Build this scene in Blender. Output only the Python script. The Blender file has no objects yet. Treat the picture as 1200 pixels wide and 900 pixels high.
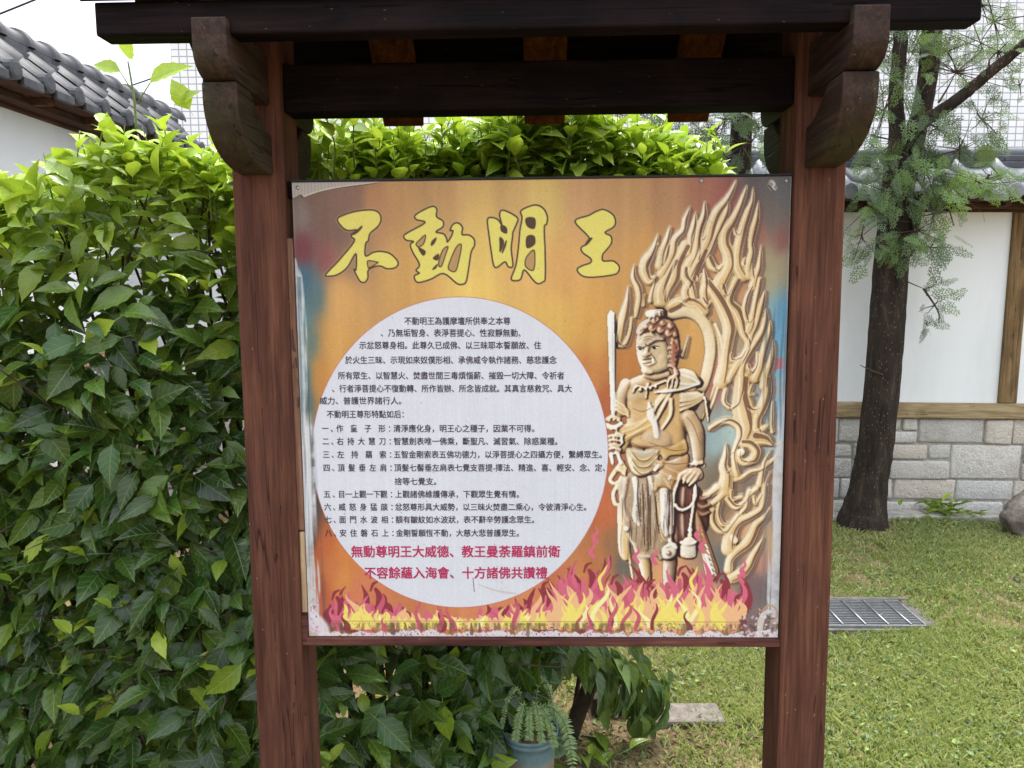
import bpy, bmesh, math, random
import numpy as np
from mathutils import Matrix, Vector

# ------------------------------------------------------------------ camera, sky, sun, exposure
sc = bpy.context.scene
COL = sc.collection
R_ = math.radians

def rx(a): c, s = math.cos(a), math.sin(a); return np.array([[1, 0, 0], [0, c, -s], [0, s, c]])
def ry(a): c, s = math.cos(a), math.sin(a); return np.array([[c, 0, s], [0, 1, 0], [-s, 0, c]])
def rz(a): c, s = math.cos(a), math.sin(a); return np.array([[c, -s, 0], [s, c, 0], [0, 0, 1]])

CAM_POS = np.array([0, 0, 1.5])
CAM_ROT = rx(math.pi / 2 - R_(7.0)) @ rz(-0.006)
cam_data = bpy.data.cameras.new('camera')
cam_data.lens = 27.0
cam_data.sensor_width = 36.0
cam_data.clip_start = 0.05
cam_data.clip_end = 500
cam = bpy.data.objects.new('camera', cam_data)
COL.objects.link(cam)
m4 = np.eye(4); m4[:3, :3] = CAM_ROT; m4[:3, 3] = CAM_POS
cam.matrix_world = Matrix(m4.tolist())
sc.camera = cam

SUN_EL, SUN_AZ = R_(66), R_(28)          # azimuth measured from +Y, clockwise
world = bpy.data.worlds.new('World'); sc.world = world
world.use_nodes = True
wn = world.node_tree; wn.nodes.clear()
w_out = wn.nodes.new('ShaderNodeOutputWorld')
w_bg = wn.nodes.new('ShaderNodeBackground'); w_bg.inputs['Strength'].default_value = 0.115
w_sky = wn.nodes.new('ShaderNodeTexSky'); w_sky.sky_type = 'NISHITA'
w_sky.sun_disc = False; w_sky.sun_elevation = SUN_EL; w_sky.sun_rotation = SUN_AZ
w_sky.dust_density = 6.0; w_sky.air_density = 1.0; w_sky.ozone_density = 1.0
w_mix = wn.nodes.new('ShaderNodeMix'); w_mix.data_type = 'RGBA'
w_mix.inputs['Factor'].default_value = 0.85      # closed cloud cover
# overcast dome: the zenith is three times as bright as the horizon
w_tc = wn.nodes.new('ShaderNodeTexCoord'); w_sp = wn.nodes.new('ShaderNodeSeparateXYZ'); wn.links.new(w_tc.outputs['Generated'], w_sp.inputs['Vector'])
w_cl = wn.nodes.new('ShaderNodeClamp'); wn.links.new(w_sp.outputs['Z'], w_cl.inputs['Value'])
w_ma = wn.nodes.new('ShaderNodeMath'); w_ma.operation = 'MULTIPLY_ADD'; wn.links.new(w_cl.outputs['Result'], w_ma.inputs[0])
w_ma.inputs[1].default_value = 2 / 3; w_ma.inputs[2].default_value = 1 / 3
w_no = wn.nodes.new('ShaderNodeTexNoise'); w_no.inputs['Scale'].default_value = 3.0; w_no.inputs['Detail'].default_value = 5; wn.links.new(w_tc.outputs['Generated'], w_no.inputs['Vector'])
w_m2 = wn.nodes.new('ShaderNodeMath'); w_m2.operation = 'MULTIPLY_ADD'; wn.links.new(w_no.outputs['Fac'], w_m2.inputs[0]); w_m2.inputs[1].default_value = .35; w_m2.inputs[2].default_value = .82
w_m3 = wn.nodes.new('ShaderNodeMath'); w_m3.operation = 'MULTIPLY'; wn.links.new(w_ma.outputs[0], w_m3.inputs[0]); wn.links.new(w_m2.outputs[0], w_m3.inputs[1])
w_vm = wn.nodes.new('ShaderNodeVectorMath'); w_vm.operation = 'SCALE'; w_vm.inputs[0].default_value = (9.3, 9.8, 10.7); wn.links.new(w_m3.outputs[0], w_vm.inputs['Scale'])
wn.links.new(w_vm.outputs['Vector'], w_mix.inputs['B'])
wn.links.new(w_sky.outputs['Color'], w_mix.inputs['A'])
wn.links.new(w_mix.outputs['Result'], w_bg.inputs['Color'])
wn.links.new(w_bg.outputs['Background'], w_out.inputs['Surface'])

sun_data = bpy.data.lights.new('sun', 'SUN')
sun_data.energy = 2.3; sun_data.angle = R_(28); sun_data.color = (1.0, 0.965, 0.91)
sun = bpy.data.objects.new('sun', sun_data); COL.objects.link(sun)
sd = Vector((math.sin(SUN_AZ) * math.cos(SUN_EL), math.cos(SUN_AZ) * math.cos(SUN_EL), math.sin(SUN_EL)))
sun.rotation_euler = sd.to_track_quat('Z', 'Y').to_euler()

sc.view_settings.view_transform = 'Standard'
sc.view_settings.look = 'None'
sc.view_settings.exposure = 1.5
sc.view_settings.gamma = 1.0
sc.view_settings.use_curve_mapping = False

rng = np.random.default_rng(7)
random.seed(7)

# ------------------------------------------------------------------ geometry of the photograph
def ray(px, py):
    return CAM_ROT @ np.array([(px - 600) / 900.0, -(py - 450) / 900.0, -1.0])
def at_y(px, py, Y):
    d = ray(px, py); return CAM_POS + d * (Y / d[1])
def at_z(px, py, z=0.0):
    d = ray(px, py); return CAM_POS + d * ((z - CAM_POS[2]) / d[2])
# frame of the notice shelter: origin on the ground below the middle of its panel, x along it, z up it
SIGN_R = rz(-0.02660) @ rx(-0.01474) @ ry(-0.00293)
PB = 0.75                                    # height of the panel's lower edge
PW, PH = 1.02, 0.9739
SIGN_O = np.array([0.06118, 1.59231, 0.74967]) - SIGN_R @ np.array([0, 0, PB])
def sg(px, py, y=0.0):
    """photo pixel -> (x, z) on the plane y of the shelter's own frame"""
    b = SIGN_R.T @ ray(px, py); a = SIGN_R.T @ (CAM_POS - SIGN_O)
    s = (y - a[1]) / b[1]; l = a + s * b
    return float(l[0]), float(l[2])

# ------------------------------------------------------------------ helpers
def lin(r, g, b, k=1.0):
    def f(c):
        c /= 255.0
        return (c / 12.92 if c <= 0.04045 else ((c + 0.055) / 1.055) ** 2.4) * k
    return (f(r), f(g), f(b), 1.0)

def tag(o, label=None, cat=None, group=None, kind=None):
    if label: o['label'] = label
    if cat: o['category'] = cat
    if group: o['group'] = group
    if kind: o['kind'] = kind
    return o

def empty(name, loc=(0, 0, 0), rz_=0.0):
    o = bpy.data.objects.new(name, None); COL.objects.link(o)
    o.empty_display_size = 0.2
    o.location = loc; o.rotation_euler = (0, 0, rz_)
    return o

def mesh_obj(name, me, mat, parent=None, smooth=False):
    o = bpy.data.objects.new(name, me); COL.objects.link(o)
    if mat: me.materials.append(mat)
    if parent: o.parent = parent
    if smooth:
        me.polygons.foreach_set('use_smooth', [True] * len(me.polygons))
    return o

def np_mesh(name, V, F):
    """V (n,3), F (m,k) int array of one face size"""
    me = bpy.data.meshes.new(name)
    V = np.asarray(V, np.float32); F = np.asarray(F, np.int32)
    k = F.shape[1]; m = len(F)
    me.vertices.add(len(V)); me.vertices.foreach_set('co', V.ravel())
    me.loops.add(m * k); me.loops.foreach_set('vertex_index', F.ravel())
    me.polygons.add(m)
    me.polygons.foreach_set('loop_start', np.arange(0, m * k, k, dtype=np.int32))
    me.update(calc_edges=True)
    return me

class MB:
    """collects shapes in plain lists and links them as one mesh"""
    def __init__(s): s.v = []; s.f = []; s.sm = []
    def add(s, V, F, smooth=False):
        n = len(s.v); s.v.extend([tuple(map(float, p)) for p in V])
        for f in F: s.f.append(tuple(n + i for i in f)); s.sm.append(smooth)
    def box(s, x0, x1, y0, y1, z0, z1, bev=0.0, jit=0.0, rot=None, piv=None):
        bm = bmesh.new(); bmesh.ops.create_cube(bm, size=1.0)
        for v in bm.verts:
            v.co = Vector(((x0 + x1) / 2 + v.co.x * (x1 - x0), (y0 + y1) / 2 + v.co.y * (y1 - y0), (z0 + z1) / 2 + v.co.z * (z1 - z0)))
            if jit: v.co += Vector((random.uniform(-jit, jit), random.uniform(-jit, jit), random.uniform(-jit, jit)))
        if bev: bmesh.ops.bevel(bm, geom=bm.edges[:], offset=bev, segments=2, profile=0.5, affect='EDGES')
        s.bm(bm, rot, piv)
    def bm(s, bm, rot=None, piv=None):
        bm.verts.index_update()
        V = [v.co.copy() for v in bm.verts]
        if rot is not None:
            p = Vector(piv); V = [rot @ (v - p) + p for v in V]
        s.add(V, [[v.index for v in f.verts] for f in bm.faces]); bm.free()
    def prism(s, poly, axis, a, b, bev=0.0):
        """polygon in the plane across `axis`, extruded from a to b; poly gives the two other coordinates in order"""
        bm = bmesh.new()
        def P(p, t):
            q = list(p); q.insert('xyz'.index(axis), t); return q
        lo = [bm.verts.new(P(p, a)) for p in poly]; hi = [bm.verts.new(P(p, b)) for p in poly]
        n = len(poly)
        bm.faces.new(lo); bm.faces.new(hi)
        for i in range(n): bm.faces.new((lo[i], lo[(i + 1) % n], hi[(i + 1) % n], hi[i]))
        bmesh.ops.recalc_face_normals(bm, faces=bm.faces[:])
        if bev: bmesh.ops.bevel(bm, geom=bm.edges[:], offset=bev, segments=2, profile=0.5, affect='EDGES')
        s.bm(bm)
    def tube(s, pts, rad, n=8, cap=True, wob=0.0):
        pts = [Vector(p) for p in pts]
        if not hasattr(rad, '__len__'): rad = [rad] * len(pts)
        V = []; F = []
        up = Vector((0.123, 0.31, 1)).normalized(); a = None
        for i, p in enumerate(pts):
            t = (pts[min(i + 1, len(pts) - 1)] - pts[max(i - 1, 0)]).normalized()
            if a is None:
                a = t.cross(up)
                if a.length < 0.05: a = t.cross(Vector((1, 0, 0)))
            a = (a - t * a.dot(t)).normalized(); b = t.cross(a)
            for k in range(n):
                an = 2 * math.pi * k / n; r = rad[i] * (1 + random.uniform(-wob, wob))
                V.append(p + (a * math.cos(an) + b * math.sin(an)) * r)
        for i in range(len(pts) - 1):
            for k in range(n):
                k2 = (k + 1) % n
                F.append((i * n + k, i * n + k2, (i + 1) * n + k2, (i + 1) * n + k))
        if cap:
            F.append(tuple(range(n - 1, -1, -1))); F.append(tuple((len(pts) - 1) * n + k for k in range(n)))
        s.add(V, F, True)
    def lathe(s, prof, n=32, c=(0, 0, 0)):
        V = []; F = []
        for r, z in prof:
            for k in range(n):
                an = 2 * math.pi * k / n
                V.append((c[0] + r * math.cos(an), c[1] + r * math.sin(an), c[2] + z))
        for i in range(len(prof) - 1):
            for k in range(n):
                k2 = (k + 1) % n
                F.append((i * n + k, i * n + k2, (i + 1) * n + k2, (i + 1) * n + k))
        s.add(V, F, True)
    def build(s, name, mat, parent=None):
        me = bpy.data.meshes.new(name); me.from_pydata(s.v, [], s.f); me.update()
        me.polygons.foreach_set('use_smooth', s.sm)
        return mesh_obj(name, me, mat, parent)

def catmull(P, n=6, closed=False):
    P = np.asarray(P, float); out = []
    N = len(P)
    rngi = range(N if closed else N - 1)
    for i in rngi:
        if closed: p0, p1, p2, p3 = P[(i - 1) % N], P[i], P[(i + 1) % N], P[(i + 2) % N]
        else: p0, p1, p2, p3 = P[max(i - 1, 0)], P[i], P[i + 1], P[min(i + 2, N - 1)]
        for k in range(n):
            t = k / n
            out.append(0.5 * ((2 * p1) + (-p0 + p2) * t + (2 * p0 - 5 * p1 + 4 * p2 - p3) * t * t + (-p0 + 3 * p1 - 3 * p2 + p3) * t ** 3))
    if not closed: out.append(P[-1])
    return np.array(out)

# ------------------------------------------------------------------ materials
class NT:
    def __init__(s, name, rough=0.6, spec=0.4):
        s.m = bpy.data.materials.new(name); s.m.use_nodes = True
        s.t = s.m.node_tree; s.n = s.t.nodes
        s.p = s.n['Principled BSDF']; s.p.inputs['Roughness'].default_value = rough
        s.p.inputs['Specular IOR Level'].default_value = spec
        s.out = s.n['Material Output']
    def new(s, t, **kw):
        n = s.n.new(t)
        for k, v in kw.items(): setattr(n, k, v)
        return n
    def link(s, a, b): s.t.links.new(a, b)
    def coord(s, scale=(1, 1, 1), kind='Object', rot=(0, 0, 0)):
        c = s.new('ShaderNodeTexCoord'); m = s.new('ShaderNodeMapping')
        m.inputs['Scale'].default_value = scale; m.inputs['Rotation'].default_value = rot
        s.link(c.outputs[kind], m.inputs['Vector']); return m.outputs['Vector']
    def noise(s, vec, scale=5, detail=4, rough=0.55, dist=0.0):
        n = s.new('ShaderNodeTexNoise'); n.inputs['Scale'].default_value = scale
        n.inputs['Detail'].default_value = detail; n.inputs['Roughness'].default_value = rough
        n.inputs['Distortion'].default_value = dist
        s.link(vec, n.inputs['Vector']); return n.outputs['Fac']
    def ramp(s, fac, stops):
        r = s.new('ShaderNodeValToRGB'); e = r.color_ramp.elements
        while len(e) > 1: e.remove(e[-1])
        for i, (p, c) in enumerate(stops):
            x = e[0] if i == 0 else e.new(p)
            x.position = p; x.color = c if len(c) == 4 else (*c, 1)
        s.link(fac, r.inputs['Fac']); return r.outputs['Color']
    def mix(s, fac, a, b, mode='MIX'):
        n = s.new('ShaderNodeMix', data_type='RGBA', blend_type=mode)
        for k, v in (('Factor', fac), ('A', a), ('B', b)):
            if isinstance(v, bpy.types.NodeSocket): s.link(v, n.inputs[k])
            else: n.inputs[k].default_value = v
        return n.outputs['Result']
    def math(s, op, a, b=None, c=None, clamp=False):
        n = s.new('ShaderNodeMath', operation=op); n.use_clamp = clamp
        for i, v in enumerate((a, b, c)):
            if v is None: continue
            if isinstance(v, bpy.types.NodeSocket): s.link(v, n.inputs[i])
            else: n.inputs[i].default_value = v
        return n.outputs[0]
    def bump(s, h, strength=0.4, dist=0.01):
        b = s.new('ShaderNodeBump'); b.inputs['Strength'].default_value = strength; b.inputs['Distance'].default_value = dist
        s.link(h, b.inputs['Height']); s.link(b.outputs['Normal'], s.p.inputs['Normal']); return b
    def attr(s, name):
        a = s.new('ShaderNodeAttribute'); a.attribute_name = name; return a
    def color(s, c):
        if isinstance(c, bpy.types.NodeSocket): s.link(c, s.p.inputs['Base Color'])
        else: s.p.inputs['Base Color'].default_value = c
    def rough(s, c): s.link(c, s.p.inputs['Roughness'])

def wood(name, dark, mid, light, axis='z', rough=0.55, stain=None, knots=True):
    w = NT(name, rough, 0.06 if name in ('beam_wood', 'roof_board_wood', 'rafter_wood') else 0.18)
    sc_ = {'x': (3, 45, 45), 'y': (45, 3, 45), 'z': (45, 45, 3)}[axis]
    v = w.coord(sc_)
    g1 = w.noise(v, 1.0, 6, 0.65, 0.6)
    sc2 = {'x': (6, 190, 190), 'y': (190, 6, 190), 'z': (190, 190, 6)}[axis]
    g2 = w.noise(w.coord(sc2), 1.0, 3, 0.6)
    col = w.ramp(g1, [(0.28, dark), (0.5, mid), (0.74, light)])
    fine = w.ramp(g2, [(0.3, (0.55, 0.55, 0.55)), (0.62, (1.15, 1.15, 1.15))])
    col = w.mix(0.75, col, fine, 'MULTIPLY')
    blot = w.noise(w.coord((6, 6, 6)), 1.0, 4, 0.6)
    col = w.mix(w.ramp(blot, [(0.45, (0, 0, 0)), (0.75, (0.7, 0.7, 0.7))]), col, stain or dark)
    crk = w.noise(w.coord({'x': (.9, 26, 26), 'y': (26, .9, 26), 'z': (26, 26, .9)}[axis]), 1.0, 3, .5, .3)
    cm = w.math('MULTIPLY', w.math('SUBTRACT', 1.0, w.math('MULTIPLY', w.math('ABSOLUTE', w.math('SUBTRACT', crk, .47)), 90.0), clamp=True), w.math('GREATER_THAN', blot, .5))
    col = w.mix(w.math('MULTIPLY', cm, .8), col, (dark[0] * .3, dark[1] * .3, dark[2] * .3, 1))
    spk = w.new('ShaderNodeTexVoronoi'); spk.inputs['Scale'].default_value = 55
    w.link(w.coord({'x': (.4, 1, 1), 'y': (1, .4, 1), 'z': (1, 1, .4)}[axis]), spk.inputs['Vector'])
    chip = w.math('LESS_THAN', spk.outputs['Distance'], 0.055)
    col = w.mix(w.math('MULTIPLY', chip, 0.12 if name in ('beam_wood', 'roof_board_wood', 'rafter_wood') else 0.4), col, (0.42, 0.33, 0.25, 1))
    w.color(col)
    h = w.math('SUBTRACT', w.math('ADD', w.math('MULTIPLY', g1, 0.5), g2), w.math('MULTIPLY', cm, 1.5))
    w.bump(h, 0.35, 0.003)
    w.rough(w.ramp(g1, [(0.3, (rough + .08,) * 3), (0.7, (min(rough + .3, 1),) * 3)]))
    return w.m

M = {}
M['post'] = wood('post_wood', lin(58, 33, 26), lin(92, 58, 45), lin(116, 78, 61), 'z', 0.6, lin(76, 48, 44))
M['beam'] = wood('beam_wood', lin(10, 8, 10), lin(19, 14, 15), lin(36, 27, 26), 'x', 0.5, lin(36, 26, 28))  # near-black because the shade under the roof is put into the wood colour
M['arm'] = wood('arm_wood', lin(34, 23, 21), lin(56, 41, 36), lin(78, 62, 52), 'y', 0.5, lin(66, 70, 48))
M['rafter'] = wood('rafter_wood', lin(74, 42, 18), lin(102, 62, 28), lin(130, 86, 44), 'y', 0.7, lin(70, 44, 26))
M['board'] = wood('roof_board_wood', lin(12, 9, 10), lin(22, 16, 16), lin(40, 30, 27), 'x', 0.7)  # under-roof shade darkens this colour too
M['batten'] = wood('batten_wood', lin(80, 55, 45), lin(125, 92, 75), lin(150, 118, 95), 'z', 0.65)
M['rail'] = wood('rail_wood', lin(52, 28, 26), lin(92, 55, 50), lin(120, 80, 70), 'x', 0.6)
M['spacer'] = wood('pale_wood', lin(140, 115, 85), lin(178, 152, 118), lin(200, 178, 145), 'z', 0.7)
M['wallpost'] = wood('wall_post_wood', lin(84, 66, 44), lin(126, 102, 72), lin(150, 126, 92), 'z', 0.7)
M['wallsill'] = wood('wall_sill_wood', lin(124, 104, 74), lin(166, 146, 112), lin(186, 168, 134), 'x', 0.7)
M['eave'] = wood('eave_wood', lin(52, 34, 28), lin(84, 58, 44), lin(104, 76, 58), 'x', 0.7)

def simple(name, c, rough=0.6, metal=0.0, nscale=30, var=0.25, bump=0.0, spec=0.4):
    w = NT(name, rough, spec); w.p.inputs['Metallic'].default_value = metal
    n = w.noise(w.coord((1, 1, 1)), nscale, 5, 0.6)
    lo = tuple(x * (1 - var) for x in c[:3]) + (1,); hi = tuple(min(1, x * (1 + var)) for x in c[:3]) + (1,)
    w.color(w.ramp(n, [(0.3, lo), (0.7, hi)]))
    if bump: w.bump(n, bump, 0.004)
    return w.m
M['steel'] = simple('galvanised_steel', lin(165, 168, 172), 0.42, 0.85, 60, 0.2)
M['blackrub'] = simple('black_edge', lin(22, 20, 24), 0.6)
M['cable'] = simple('black_cable', lin(40, 38, 42), 0.6)
M['concrete'] = simple('concrete', lin(165, 162, 152), 0.9, 0, 18, 0.3, 0.5)
M['bamboo'] = simple('yellow_cane', lin(205, 170, 85), 0.5, 0, 20, 0.2)

# white plaster with faint rain stains and small marks
w = NT('white_plaster', 0.85, 0.2)
n1 = w.noise(w.coord((2.2, 2.2, 0.7)), 1.4, 6, 0.62)
c = w.ramp(n1, [(0.25, lin(220, 223, 226)), (0.5, lin(233, 236, 239)), (0.8, lin(237, 239, 242))])
vo = w.new('ShaderNodeTexVoronoi'); vo.inputs['Scale'].default_value = 7
w.link(w.coord((1, 1, 1)), vo.inputs['Vector'])
n2 = w.noise(w.coord((1, 1, 1)), 2.0, 2)
mk = w.math('MULTIPLY', w.math('LESS_THAN', vo.outputs['Distance'], 0.06), w.math('GREATER_THAN', n2, 0.55))
c = w.mix(w.math('MULTIPLY', mk, 0.45), c, lin(120, 115, 110))
w.color(c); w.bump(w.noise(w.coord((1, 1, 1)), 90, 4), 0.12, 0.003); M['plaster'] = w.m

# granite blocks; colour varies per block through the 'tint' attribute
w = NT('granite_block', 0.9, 0.2)
a = w.attr('tint')
base = w.ramp(a.outputs['Fac'], [(0.0, lin(204, 201, 196)), (0.35, lin(216, 213, 207)), (0.6, lin(222, 218, 212)), (0.8, lin(220, 208, 195)), (1.0, lin(208, 206, 202))])
gr = w.noise(w.coord((1, 1, 1)), 120, 3, 0.7)
c = w.mix(0.8, base, w.ramp(gr, [(0.3, (0.55, 0.55, 0.56)), (0.6, (1.08, 1.08, 1.08))]), 'MULTIPLY')
n2 = w.noise(w.coord((1, 1, 1)), 5, 6, 0.6)
c = w.mix(w.ramp(n2, [(0.55, (0, 0, 0)), (0.8, (0.55, 0.55, 0.55))]), c, lin(150, 128, 110))
n3 = w.noise(w.coord((1, 1, 2.5)), 3.1, 6, 0.65)
c = w.mix(w.ramp(n3, [(0.58, (0, 0, 0)), (0.78, (0.55, 0.55, 0.55))]), c, lin(104, 106, 92))
w.color(c)
w.bump(w.math('ADD', w.noise(w.coord((1, 1, 1)), 28, 6, 0.7), w.math('MULTIPLY', gr, 0.35)), 0.9, 0.018); M['granite'] = w.m
M['mortar'] = simple('grey_mortar', lin(158, 154, 146), 0.95, 0, 30, 0.3, 0.4)

# glazed grey roof tiles
w = NT('grey_roof_tile', 0.42, 0.5)
n = w.noise(w.coord((1, 1, 1)), 9, 6, 0.6)
c = w.ramp(n, [(0.25, lin(84, 86, 92)), (0.5, lin(122, 125, 132)), (0.75, lin(150, 153, 160))])
n2 = w.noise(w.coord((1, 1, 1)), 45, 4, 0.7)
c = w.mix(w.ramp(n2, [(0.5, (0, 0, 0)), (0.75, (0.5, 0.5, 0.5))]), c, lin(66, 66, 64))
w.color(c); w.bump(n2, 0.25, 0.004); M['tile'] = w.m
M['tiledark'] = simple('dark_ridge_tile', lin(74, 77, 86), 0.45, 0, 14, 0.3, 0.2)
M['tileold'] = simple('weathered_roof_tile', lin(66, 67, 72), 0.55, 0, 12, 0.45, 0.4)

# white tiled facade far behind
w = NT('white_facade_tiles', 0.5, 0.4)
br = w.new('ShaderNodeTexBrick'); br.offset = 0.0; br.squash = 1.0
br.inputs['Scale'].default_value = 1.0; br.inputs['Brick Width'].default_value = 0.115; br.inputs['Row Height'].default_value = 0.095
br.inputs['Mortar Size'].default_value = 0.008; br.inputs['Mortar Smooth'].default_value = 0.2
br.inputs['Color1'].default_value = lin(236, 238, 240); br.inputs['Color2'].default_value = lin(228, 231, 235)
br.inputs['Mortar'].default_value = lin(158, 160, 165)
cx = w.new('ShaderNodeTexCoord'); sx = w.new('ShaderNodeSeparateXYZ'); cb = w.new('ShaderNodeCombineXYZ')
w.link(cx.outputs['Object'], sx.inputs['Vector']); w.link(w.math('ADD', sx.outputs['X'], sx.outputs['Y']), cb.inputs['X']); w.link(sx.outputs['Z'], cb.inputs['Y'])
w.link(cb.outputs['Vector'], br.inputs['Vector'])
c = br.outputs['Color']
n = w.noise(w.coord((1, 1, .4)), 0.5, 5, 0.6)
c = w.mix(0.6, c, w.ramp(n, [(0.3, (0.9, 0.9, 0.9)), (0.6, (1.03, 1.03, 1.03))]), 'MULTIPLY')
w.color(c); M['facade'] = w.m

# soil under the grass
w = NT('soil', 0.95, 0.1)
n = w.noise(w.coord((1, 1, 1)), 3.0, 8, 0.65)
n2 = w.noise(w.coord((1, 1, 1)), 60, 5, 0.7)
c = w.ramp(n, [(0.3, lin(104, 86, 66)), (0.5, lin(150, 132, 104)), (0.7, lin(140, 132, 92))])
c = w.mix(0.85, c, w.ramp(n2, [(0.3, (0.5, 0.5, 0.5)), (0.7, (1.25, 1.2, 1.1))]), 'MULTIPLY')
w.color(c); w.bump(n2, 0.9, 0.02); M['soil'] = w.m

# bark with pale flecks
w = NT('bark', 0.9, 0.2)
n = w.noise(w.coord((22, 22, 5)), 1.0, 7, 0.7, 0.4)
c = w.ramp(n, [(0.3, lin(28, 24, 21)), (0.55, lin(58, 50, 43)), (0.8, lin(96, 84, 73))])
vo = w.new('ShaderNodeTexVoronoi'); vo.inputs['Scale'].default_value = 62
w.link(w.coord((1, 1, .5)), vo.inputs['Vector'])
n4 = w.noise(w.coord((1, 1, 1)), 6, 3)
fl = w.math('MULTIPLY', w.math('LESS_THAN', vo.outputs['Distance'], 0.2), w.math('GREATER_THAN', n4, 0.42))
c = w.mix(w.math('MULTIPLY', fl, 0.4), c, lin(150, 124, 98))
w.color(c); w.bump(n, 1.0, 0.02); M['bark'] = w.m
M['twig'] = simple('twig_bark', lin(70, 58, 46), 0.85, 0, 40, 0.35, 0.3)
M['greentwig'] = simple('green_stem', lin(106, 122, 62), 0.7, 0, 40, 0.3)

# boulder
w = NT('mossy_boulder', 0.92, 0.2)
n = w.noise(w.coord((1, 1, 1)), 9, 8, 0.7)
c = w.ramp(n, [(0.3, lin(70, 64, 58)), (0.5, lin(128, 118, 108)), (0.72, lin(186, 178, 168))])
n2 = w.noise(w.coord((1, 1, 1)), 3.5, 5, 0.6)
c = w.mix(w.ramp(n2, [(0.5, (0, 0, 0)), (0.68, (0.8, 0.8, 0.8))]), c, lin(64, 76, 42))
w.color(c); w.bump(n, 0.9, 0.03); M['boulder'] = w.m

def leafmat(name, old_d, old_l, young_d, young_l, rough=0.42, trans=0.28, veins=6.5, vein_amt=0.5):
    """UV.x across the blade (0.5 = midrib), UV.y along it; attribute 'age' 0 mature .. 1 fresh; 'rnd' per leaf"""
    w = NT(name, rough, 0.5)
    age = w.attr('age').outputs['Fac']; rnd = w.attr('rnd').outputs['Fac']
    o = w.mix(rnd, old_d, old_l); y = w.mix(rnd, young_d, young_l)
    c = w.mix(age, o, y)
    uv = w.new('ShaderNodeUVMap'); sp = w.new('ShaderNodeSeparateXYZ'); w.link(uv.outputs['UV'], sp.inputs['Vector'])
    u = w.math('ABSOLUTE', w.math('SUBTRACT', sp.outputs['X'], 0.5))
    ph = w.math('FRACT', w.math('SUBTRACT', w.math('MULTIPLY', sp.outputs['Y'], veins), w.math('MULTIPLY', u, veins * 0.55)))
    side = w.math('SUBTRACT', 1.0, w.math('MULTIPLY', w.math('ABSOLUTE', w.math('SUBTRACT', ph, 0.5)), 9.0), clamp=True)
    rib = w.math('SUBTRACT', 1.0, w.math('MULTIPLY', u, 26.0), clamp=True)
    ve = w.math('MAXIMUM', w.math('MULTIPLY', side, 0.6), rib)
    c2 = w.mix(w.math('MULTIPLY', ve, vein_amt), c, w.mix(0.5, c, lin(205, 222, 140)))
    mott = w.noise(w.coord((1, 1, 1)), 60, 3)
    c2 = w.mix(0.5, c2, w.ramp(mott, [(0.3, (0.75, 0.78, 0.7)), (0.7, (1.15, 1.12, 1.1))]), 'MULTIPLY')
    w.color(c2)
    w.bump(w.math('SUBTRACT', w.math('MULTIPLY', mott, 0.3), ve), 0.35, 0.002)
    tr = w.new('ShaderNodeBsdfTranslucent'); w.link(w.mix(0.35, c2, lin(190, 215, 60)), tr.inputs['Color'])
    ms = w.new('ShaderNodeMixShader'); ms.inputs['Fac'].default_value = trans
    w.link(w.p.outputs['BSDF'], ms.inputs[1]); w.link(tr.outputs['BSDF'], ms.inputs[2])
    w.link(ms.outputs['Shader'], w.out.inputs['Surface'])
    return w.m
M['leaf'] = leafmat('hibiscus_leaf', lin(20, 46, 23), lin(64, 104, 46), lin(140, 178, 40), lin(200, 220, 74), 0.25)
M['leaf2'] = leafmat('drooping_leaf', lin(48, 72, 42), lin(80, 108, 62), lin(110, 140, 64), lin(150, 175, 80), 0.42, 0.22, 5.0)
M['fern'] = leafmat('fern_leaflet', lin(110, 140, 100), lin(142, 170, 126), lin(140, 165, 110), lin(160, 185, 130), 0.55, 0.3, 3.0, 0.2)
M['conifer'] = leafmat('conifer_spray', lin(52, 72, 52), lin(96, 118, 92), lin(92, 128, 48), lin(136, 170, 76), 0.6, 0.2, 3.0, 0.1)
M['grass'] = leafmat('grass_blade', lin(100, 120, 64), lin(154, 172, 102), lin(190, 194, 128), lin(216, 212, 166), 0.5, 0.3, 2.0, 0.15)
M['dry'] = simple('dry_leaf', lin(118, 100, 78), 0.85, 0, 60, 0.4)
# ------------------------------------------------------------------ the setting
def ground_h(x, y):
    return 0.018 * np.sin(1.7 * x + 0.4) * np.sin(1.3 * y) + 0.012 * np.sin(4.1 * x + 2.0 * y)
gx = np.concatenate([[-120, -40, -12], np.linspace(-5, 8, 131), [14, 40, 120]])
gy = np.concatenate([[-60, -20, -6], np.linspace(-2, 7, 91), [12, 40, 160]])
GX, GY = np.meshgrid(gx, gy)
inside = (GX > -5) & (GX < 8) & (GY > -2) & (GY < 7)
GZ = np.where(inside, ground_h(GX, GY) - 0.012, -0.012)
nx, ny = len(gx), len(gy)
idx = np.arange(nx * ny).reshape(ny, nx)
F = np.stack([idx[:-1, :-1], idx[:-1, 1:], idx[1:, 1:], idx[1:, :-1]], -1).reshape(-1, 4)
o = mesh_obj('ground', np_mesh('ground', np.stack([GX, GY, GZ], -1).reshape(-1, 3), F), M['soil'], smooth=True)
o['kind'] = 'structure'

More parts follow.
